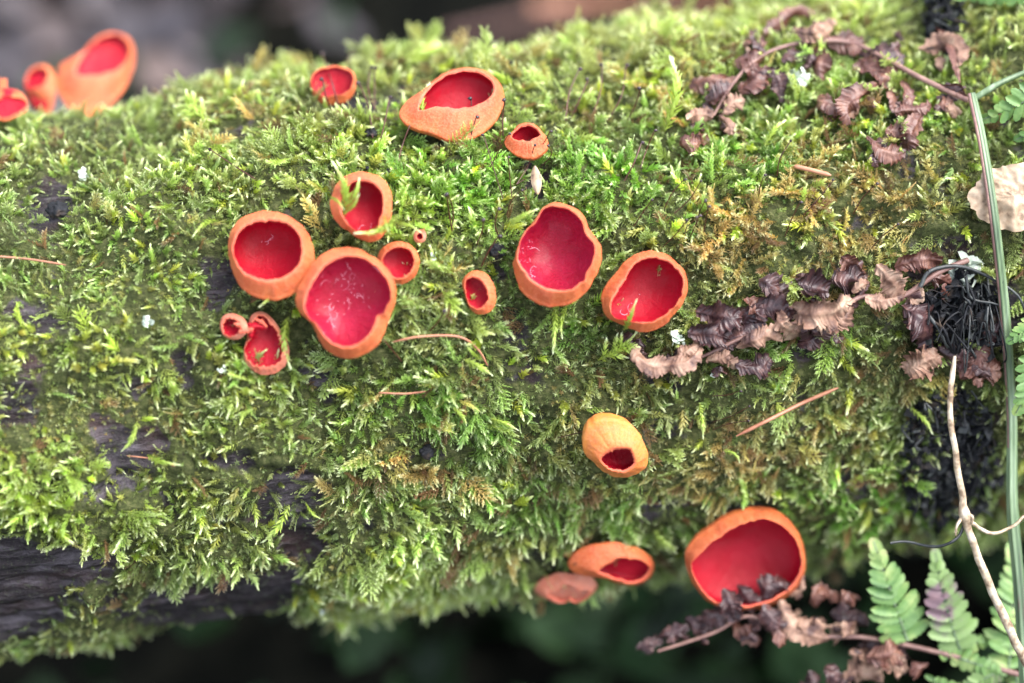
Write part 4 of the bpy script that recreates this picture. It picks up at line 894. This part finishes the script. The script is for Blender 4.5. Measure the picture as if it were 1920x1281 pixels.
# ------------------------------------------------------------------ lichens, crumbs, needles
def lichen(px, py, r, label, n=16, mat=None, name='lichen', cat='lichen', lift=0.004):
    rg = np.random.default_rng(int(px * 7 + py)); p, nn = hit(px, py); p = p + nn * lift; mb = MB(); R_ = r / (K / DF)
    for k in range(n):
        a = rg.uniform(0, 6.28); q = p + (cam_right * math.cos(a) + cam_up * math.sin(a)) * R_ * rg.uniform(0, 0.8) + nn * rg.uniform(0, 0.3) * R_
        d = nrm(rg.normal(size=3) + nn * 0.6); e = nrm(np.cross(d, rg.normal(size=3))); s = R_ * rg.uniform(0.25, 0.6)
        ang = np.linspace(0, 2 * np.pi, 9)[:-1]; rim = q + s * ((np.cos(ang) * (0.7 + 0.4 * rg.uniform(size=8)))[:, None] * d + (np.sin(ang) * (0.6 + 0.4 * rg.uniform(size=8)))[:, None] * e) + nn * (0.3 * s * rg.uniform(-1, 1, 8))[:, None]
        V = np.concatenate([rim, [q]]); j = np.arange(8); mb.add(V, np.stack([j, (j + 1) % 8, np.full(8, 8)], 1))
    return tag(obj(name, mb.mesh(name, origin=p), mat or M_lichen, loc=p), label, cat)
for a in [(268, 620, 13, 'white lichen fleck left of the shrivelled little cup'), (140, 335, 16, 'pale lichen fleck at the left between moss and the black crust'), (405, 698, 9, 'tiny white lichen fleck below the shrivelled little cup'),
          (1275, 628, 17, 'grey-white lichen crumb between the egg-shaped cup and the dead fern'), (1790, 490, 38, 'large pale lichen tuft above the dark rootlets', 34), (1490, 168, 26, 'blue-green lichen tuft under the arch of the reddish dead fern', 22),
          (825, 492, 10, 'faint lichen fleck right of the small cup behind the cluster'), (1330, 700, 8, 'small lichen fleck under the dead fern tip'), (590, 1130, 8, 'small lichen spot on the bare bark under the moss')]:
    lichen(*a)
def crust(px, py, r, label, mat=M_black):
    rg = np.random.default_rng(int(px + py * 3)); p, nn = hit(px, py); p = p + nn * 0.0025; R_ = r / (K / DF)
    th, ph = np.meshgrid(np.linspace(0, np.pi, 22), np.linspace(0, 2 * np.pi, 32, endpoint=False), indexing='ij')
    d = np.stack([np.sin(th) * np.cos(ph), np.sin(th) * np.sin(ph), np.cos(th)], -1)
    V = d * R_ * (0.85 + 0.55 * fbm(d * 2.6 + px, 4, 3))[..., None]
    V = V - nn * (V @ nn)[..., None] * 0.45
    mb = MB(); mb.add(V.reshape(-1, 3), grid_faces(22, 32, True)); return tag(obj('black_crust', mb.mesh('black_crust'), mat, loc=p), label, 'crust')
for a in [(110, 405, 22, 'black crusty lump in the moss near the left edge'), (100, 198, 16, 'black lump at the foot of the small top left cup'), (132, 188, 12, 'black crumb under the spout of the large top left cup'), (60, 212, 12, 'black crumb right of the flat saucer cup'),
          (438, 492, 7, 'black speck in the rim notch of the round notched cup'), (795, 846, 16, 'black lump in the moss below the cluster, near the middle'), (925, 470, 17, 'grey-black lump left of the torn-rimmed cup'), (697, 258, 13, 'black lump between the cluster and the top cups'),
          (694, 322, 4.5, 'left one of two black specks on top of the upright oval cup'), (718, 329, 4.5, 'right one of two black specks on top of the upright oval cup'), (610, 292, 5, 'black speck in the moss above left of the upright oval cup'), (956, 130, 9, 'blurred dark crumb behind the top of the moss')]:
    crust(*a)
def needle(name, pts, r, lift, label, mat=M_needle, cat='needle'):
    P = curve(on_log(pts, lift), 30); mb = MB(); tube(mb, P, np.interp(np.linspace(0, 1, 30), [0, .1, .9, 1], [r * .3, r, r, r * .4]), 6)
    return tag(obj(name, mb.mesh(name, origin=P[0]), mat, loc=P[0]), label, cat)
needle('pine_needle', [(1376, 832), (1440, 800), (1500, 770), (1566, 742)], 0.0006, 0.010, 'long brown needle lying slanted on tan moss right of the yellow cup')
needle('pine_needle', [(1482, 328), (1515, 336), (1553, 346)], 0.0007, 0.009, 'short orange-brown needle in the moss below the top right dead fern')
needle('pine_needle', [(-10, 494), (60, 500), (130, 511)], 0.0003, 0.008, 'thin reddish needle at the left edge above the moss')
needle('grass_stalk', [(738, 656), (790, 646), (860, 646), (895, 668), (915, 700)], 0.00035, 0.009, 'thin bowed pinkish stalk below the largest cluster cup', cat='stalk')
needle('grass_stalk', [(712, 750), (760, 752), (800, 748)], 0.0003, 0.009, 'short red stalk in the moss under the bowed pinkish stalk', cat='stalk')
needle('grass_stalk', [(240, 860), (300, 868), (330, 880)], 0.0002, 0.004, 'tiny stalk on bare bark at the lower left', cat='stalk')
p, nn = hit(1004, 372); p = p + nn * 0.008
s_ = np.linspace(0, 1, 12); V = np.array([p + cam_up * (0.5 - s) * 0.0085 + cam_right * (v * 0.0016 * math.sin(math.pi * min(s * .95 + .03, 1)) ** 0.7 + (s - .5) * 0.0008) - cam_fwd * (0.0008 * (1 - v * v)) for s in s_ for v in (-1, -.5, 0, .5, 1)])
mb = MB(); mb.add(V, grid_faces(12, 5)); tag(obj('bud_scale', mb.mesh('bud_scale', origin=p), M_leaf_tan, loc=p), 'pale pink pointed bud scale standing in the moss above the torn-rimmed cup', 'bud scale')
# tan leaf at the right edge
a_ = np.linspace(0, 2 * np.pi, 97)[:-1]; ctr = at(1900, 368, dsurf(1890, 368, .009)); rr_ = np.linspace(0, 1, 16)
cir = np.stack([np.cos(a_), np.sin(a_), 0 * a_], -1); ed = (1 + 0.22 * fbm(cir * 1.6, 2, 3) + 0.16 * fbm(cir * 6, 3, 4)) * 0.0098
G = rr_[:, None, None] * cir[None] * ed[None, :, None] * 3; Z = 0.0022 * fbm(G * 90, 3, 6) + 0.0008 * fbm(G * 300, 3, 8) - 0.0012 * rr_[:, None] ** 2
V = ctr + (rr_[:, None] * (np.cos(a_) * ed * 1.2)[None])[..., None] * cam_right + (rr_[:, None] * (np.sin(a_) * ed)[None])[..., None] * cam_up - Z[..., None] * cam_fwd
mb = MB(); mb.add(V.reshape(-1, 3), grid_faces(16, 96, True)); tag(obj('dead_leaf', mb.mesh('dead_leaf', origin=ctr), M_leaf_tan, loc=ctr), 'pale tan crumpled dead leaf at the right edge beside the green stalk', 'leaf')

# ------------------------------------------------------------------ moss sprigs that stand out
def sprig(b, tp, lift, label, big=1.0, kind='fat', blabel=None):
    sd = int(b[0] + b[1] * 2); rg = np.random.default_rng(sd)
    A = on_log([b], lift[0])[0]; B = on_log([tp], lift[1])[0]; L = np.linalg.norm(B - A); ax = (B - A) / L
    X = nrm(np.cross(ax, -cam_fwd)); Y = np.cross(ax, X); mb = MB(); z = np.linspace(0, 1, 9); bb = rg.uniform(-.15, .15)
    P = np.stack([bb * np.sin(z * 3.1), -0.10 * np.sin(z * 3.1), z], 1)
    if kind == 'fat': stem(mb, P * 0.88, 56, dict(flat=False, a0=46, a1=7, l=0.14 * big, w=0.058 * big, curl=0.1, pw=1.4), rg)
    else:
        stem(mb, P * 0.9, 44, dict(flat=False, a0=50, a1=10, l=0.12, w=0.05, curl=0.2), rg)
        for k in range(6):
            f = 0.2 + 0.1 * k; p = P[int(f * 8)]; s = 1 if k % 2 else -1
            d = nrm(np.array([s * 0.7, 0.2 * rg.normal(), 0.7])); zz = np.linspace(0, 1, 5)[:, None]
            stem(mb, p * 0.9 + d * (0.38 - 0.2 * f) * zz, 18, dict(flat=False, a0=50, a1=8, l=0.11, w=0.05, curl=0.1), rg, 0.3, 1, rad=0.008)
    V = np.concatenate(mb.V); me = mb.mesh('moss_sprig', smooth=False); 
    W_ = (V[:, :1] * X + V[:, 1:2] * Y + V[:, 2:] * ax) * L
    me.vertices.foreach_set('co', W_.astype(np.float32).ravel()); me.update()
    tag(obj('moss_sprig', me, M_sprig, loc=A), label, 'moss', 'bright moss sprigs standing out from the carpet')
for a in [((646, 442), (632, 348), (.016, .028), 'moss sprig climbing the left rim of the upright oval cup'), ((662, 430), (682, 374), (.024, .023), 'moss sprig pointing up inside the mouth of the upright oval cup'),
          ((655, 440), (683, 408), (.023, .025), 'short moss sprig across the lower rim of the upright oval cup'), ((625, 410), (655, 438), (.022, .023), 'moss sprig at the lower left of the upright oval cup'),
          ((752, 448), (668, 492), (.024, .028), 'pale pointed sprig reaching over the top right rim of the largest cluster cup'), ((728, 452), (736, 487), (.026, .028), 'short sprig hanging beside the small cup behind the cluster'), ((745, 445), (795, 462), (.015, .014), 'sprig above the small cup behind the cluster'),
          ((955, 468), (1011, 437), (.024, .026), 'pale sprig lying over the left edge of the torn-rimmed cup'), ((1166, 655), (1189, 603), (.022, .027), 'green sprig rising over the lower rim of the egg-shaped cup'),
          ((515, 562), (492, 606), (.012, .016), 'sprig hanging between the round notched cup and the withered cup'), ((805, 262), (809, 196), (.012, .024), 'blurred sprig in front of the large tilted oval cup'), ((825, 262), (844, 240), (.012, .016), 'short leaf-like sprig at the foot of the large tilted oval cup'),
          ((545, 610), (548, 712), (.010, .008), 'long sprig hanging right of the withered teardrop cup'), ((1040, 588), (1036, 684), (.010, .010), 'long pale sprig hanging below the torn-rimmed cup'), ((1062, 590), (1052, 655), (.010, .010), 'shorter sprig hanging below the torn-rimmed cup'),
          ((400, 292), (448, 318), (.008, .010), 'pale sprig in the moss above the round notched cup'), ((415, 428), (362, 462), (.008, .009), 'pale sprig pointing left beside the round notched cup'), ((330, 398), (285, 405), (.008, .009), 'pale sprig further left, level with the round notched cup'),
          ((262, 800), (230, 860), (.006, .006), 'fat sprig hanging over bare bark at the lower left'), ((280, 862), (345, 882), (.006, .006), 'fat sprig lying right on bare bark at the lower left'), ((545, 955), (492, 1030), (.006, .006), 'pale sprig hanging over the bark left of the bottom moss cushion'), ((575, 950), (610, 985), (.006, .006), 'pale sprig beside the one hanging over the bark'),
          ((870, 690), (928, 722), (.010, .010), 'pale sprig pointing right below the tiny slit-like cup'), ((850, 780), (878, 815), (.010, .010), 'pale sprig left of the yellow cup, pointing down'), ((920, 800), (975, 822), (.010, .010), 'pale sprig nearer the yellow cup, pointing right'), ((1308, 770), (1315, 845), (.010, .012), 'blurred bright sprig right of the yellow cup'), ((1352, 858), (1385, 885), (.010, .012), 'blurred pale sprig below right of the yellow cup'),
          ((1700, 780), (1742, 832), (.010, .012), 'bright sprig under the right part of the dead fern'), ((905, 690), (870, 655), (.010, .009), 'sprig under the tiny slit-like cup pointing up left'), ((760, 60 + 70), (838, 70), (.006, .012), 'blurred bright sprig on the top edge of the moss'),
          ((1245, 260), (1255, 130), (.008, .016), 'tall blurred sprig on the upper right moss'), ((1430, 290), (1470, 245), (.008, .012), 'blurred bright sprig under the arch of the reddish dead fern')]:
    sprig(*a)
sprig((1120, 690), (1200, 635), (.009, .012), 'branched green sprig left of the dead fern tip', kind='b')
sprig((830, 560), (880, 610), (.009, .010), 'feathery branched sprig below the tiny slit-like cup', kind='b')
sprig((395, 255), (330, 215), (.006, .010), 'branched pale sprig at the upper left', kind='b')

# ------------------------------------------------------------------ moss capsules on wiry stalks
def sporophyte(pts, lift, r, label, group):
    n = 16; m = len(pts); P = curve(on_log(pts, np.linspace(0.004, lift, m)), n)
    t = thing('moss_sporophyte', label, 'moss stalk', P[0], group)
    mb = MB(); tube(mb, P, np.linspace(r * 1.2, r, n), 5); obj('stalk', mb.mesh('stalk', origin=P[0]), M_seta, t)
    d = nrm(P[-1] - P[-3]); side = nrm(cam_right * rng.choice([-1, 1]) - cam_up * 0.6 + 0.3 * rng.normal(size=3)); c = curve([P[-1], P[-1] + d * r * 3 + side * r * 2, P[-1] + d * r * 4 + side * r * 6], 8)
    mb = MB(); tube(mb, c, r * np.array([1.1, 2.0, 2.9, 3.3, 3.1, 2.5, 1.6, 0.5]), 7); obj('capsule', mb.mesh('capsule', origin=P[0]), M_caps, t)
GRP = 'wiry dark moss stalks with capsules'
ORD = ['first', 'second', 'third', 'fourth', 'fifth', 'sixth', 'seventh', 'eighth', 'ninth']
def spo(lst, org, sc, lab, r=0.0002, lift=0.016):
    rank = np.argsort(np.argsort([a[-2] + 1e-3 * i for i, a in enumerate(lst)]))
    base_lab = lab
    for i, a in enumerate(lst):
        lab = base_lab if len(lst) == 1 else ORD[rank[i]] + ' from left of the ' + base_lab
        q = conv(np.array(a, float).reshape(-1, 2), org, sc)
        if len(q) == 2:
            mid = ((q[0][0] + q[1][0]) / 2 + rng.normal(0, 4), (q[0][1] + q[1][1]) / 2 + rng.normal(0, 2)); q = [q[0], mid, q[1]]
        sporophyte(q, lift, r, lab, GRP)
spo([(230, 630, 190, 500, 145, 395), (185, 640, 152, 548), (320, 560, 255, 310)], *Z2, 'dark moss stalks before the pink-red top cup')
spo([(430, 640, 415, 480), (432, 640, 440, 480), (420, 800, 400, 660, 355, 565), (460, 830, 520, 650)], *Z2, 'dark moss stalks left of the large tilted oval cup')
spo([(550, 980, 590, 860, 640, 760, 708, 665)], *Z2, 'long red-brown moss stalk leaning over the left of the large tilted oval cup', 0.00017)
spo([(965, 830, 975, 660), (970, 850, 1000, 760), (1150, 790, 1160, 665)], *Z2, 'fine stalks before the right side of the large tilted cup')
spo([(1150, 1140, 1090, 980, 1045, 860), (1080, 960, 1130, 900, 1180, 850), (1200, 1130, 1180, 980), (1225, 1060, 1290, 990, 1325, 910), (1225, 1060, 1330, 1010, 1420, 940, 1400, 915), (1320, 890, 1410, 835), (1170, 1230, 1200, 1180, 1255, 1160)], *Z2, 'moss stalks between narrow-mouthed and torn-rimmed cups', 0.00014)
spo([(1500, 700, 1570, 490), (1530, 690, 1620, 550), (1640, 700, 1700, 470), (1740, 700, 1830, 470), (1850, 700, 1910, 600), (1830, 1040, 1915, 900)], *Z2, 'blurred moss stalks right of the small narrow-mouthed cup')
spo([(30, 330, 0, 170), (355, 380, 342, 270), (200, 420, 250, 340), (230, 570, 345, 450)], *Z5, 'short dark stalks above the tiny slit-like cup')
spo([(1270, 300, 1385, 200), (1550, 210, 1715, 75), (1480, 180, 1600, 65), (1470, 440, 1620, 340), (1620, 380, 1690, 320), (1700, 290, 1740, 210), (1750, 340, 1765, 250)], *Z5, 'slanting black-tipped stalks above the egg-shaped cup', 0.00014)
spo([(0, 860, 60, 740), (680, 900, 730, 790), (720, 1200, 775, 1095), (1060, 1090, 1150, 1000), (800, 1110, 940, 985), (1150, 1260, 1260, 1200), (590, 1020, 600, 960), (300, 1100, 310, 1080), (250, 1200, 280, 1160)], *O3, 'blurred stalks between the two upper dead ferns', 0.00015)
spo([(480, 880, 635, 850), (480, 915, 630, 915), (480, 760, 590, 782)], *O6, 'sideways stalks under the dead fern', 0.00013)
spo([(110, 205, 200, 212, 288, 210)], *Z3, 'moss stalk with a black capsule crossing in front of the yellow-orange bulbous cup', 0.00014, 0.022)
spo([(1430, 420, 1435, 340, 1410, 290), (1140, 1170, 1070, 1110, 1005, 1060), (1300, 1000, 1390, 950)], *Z4, 'thin dark stalks right of the cup cluster')
spo([(1440, 1030, 1310, 960, 1200, 900)], *Z1, 'red-brown moss stalk lying in the moss above the round notched cup', 0.00018, 0.010)
spo([(1700, 460, 1690, 390, 1640, 345)], *Z1, 'dark red moss stalk bent over at the top edge, left of the pink-red cup', 0.0002)
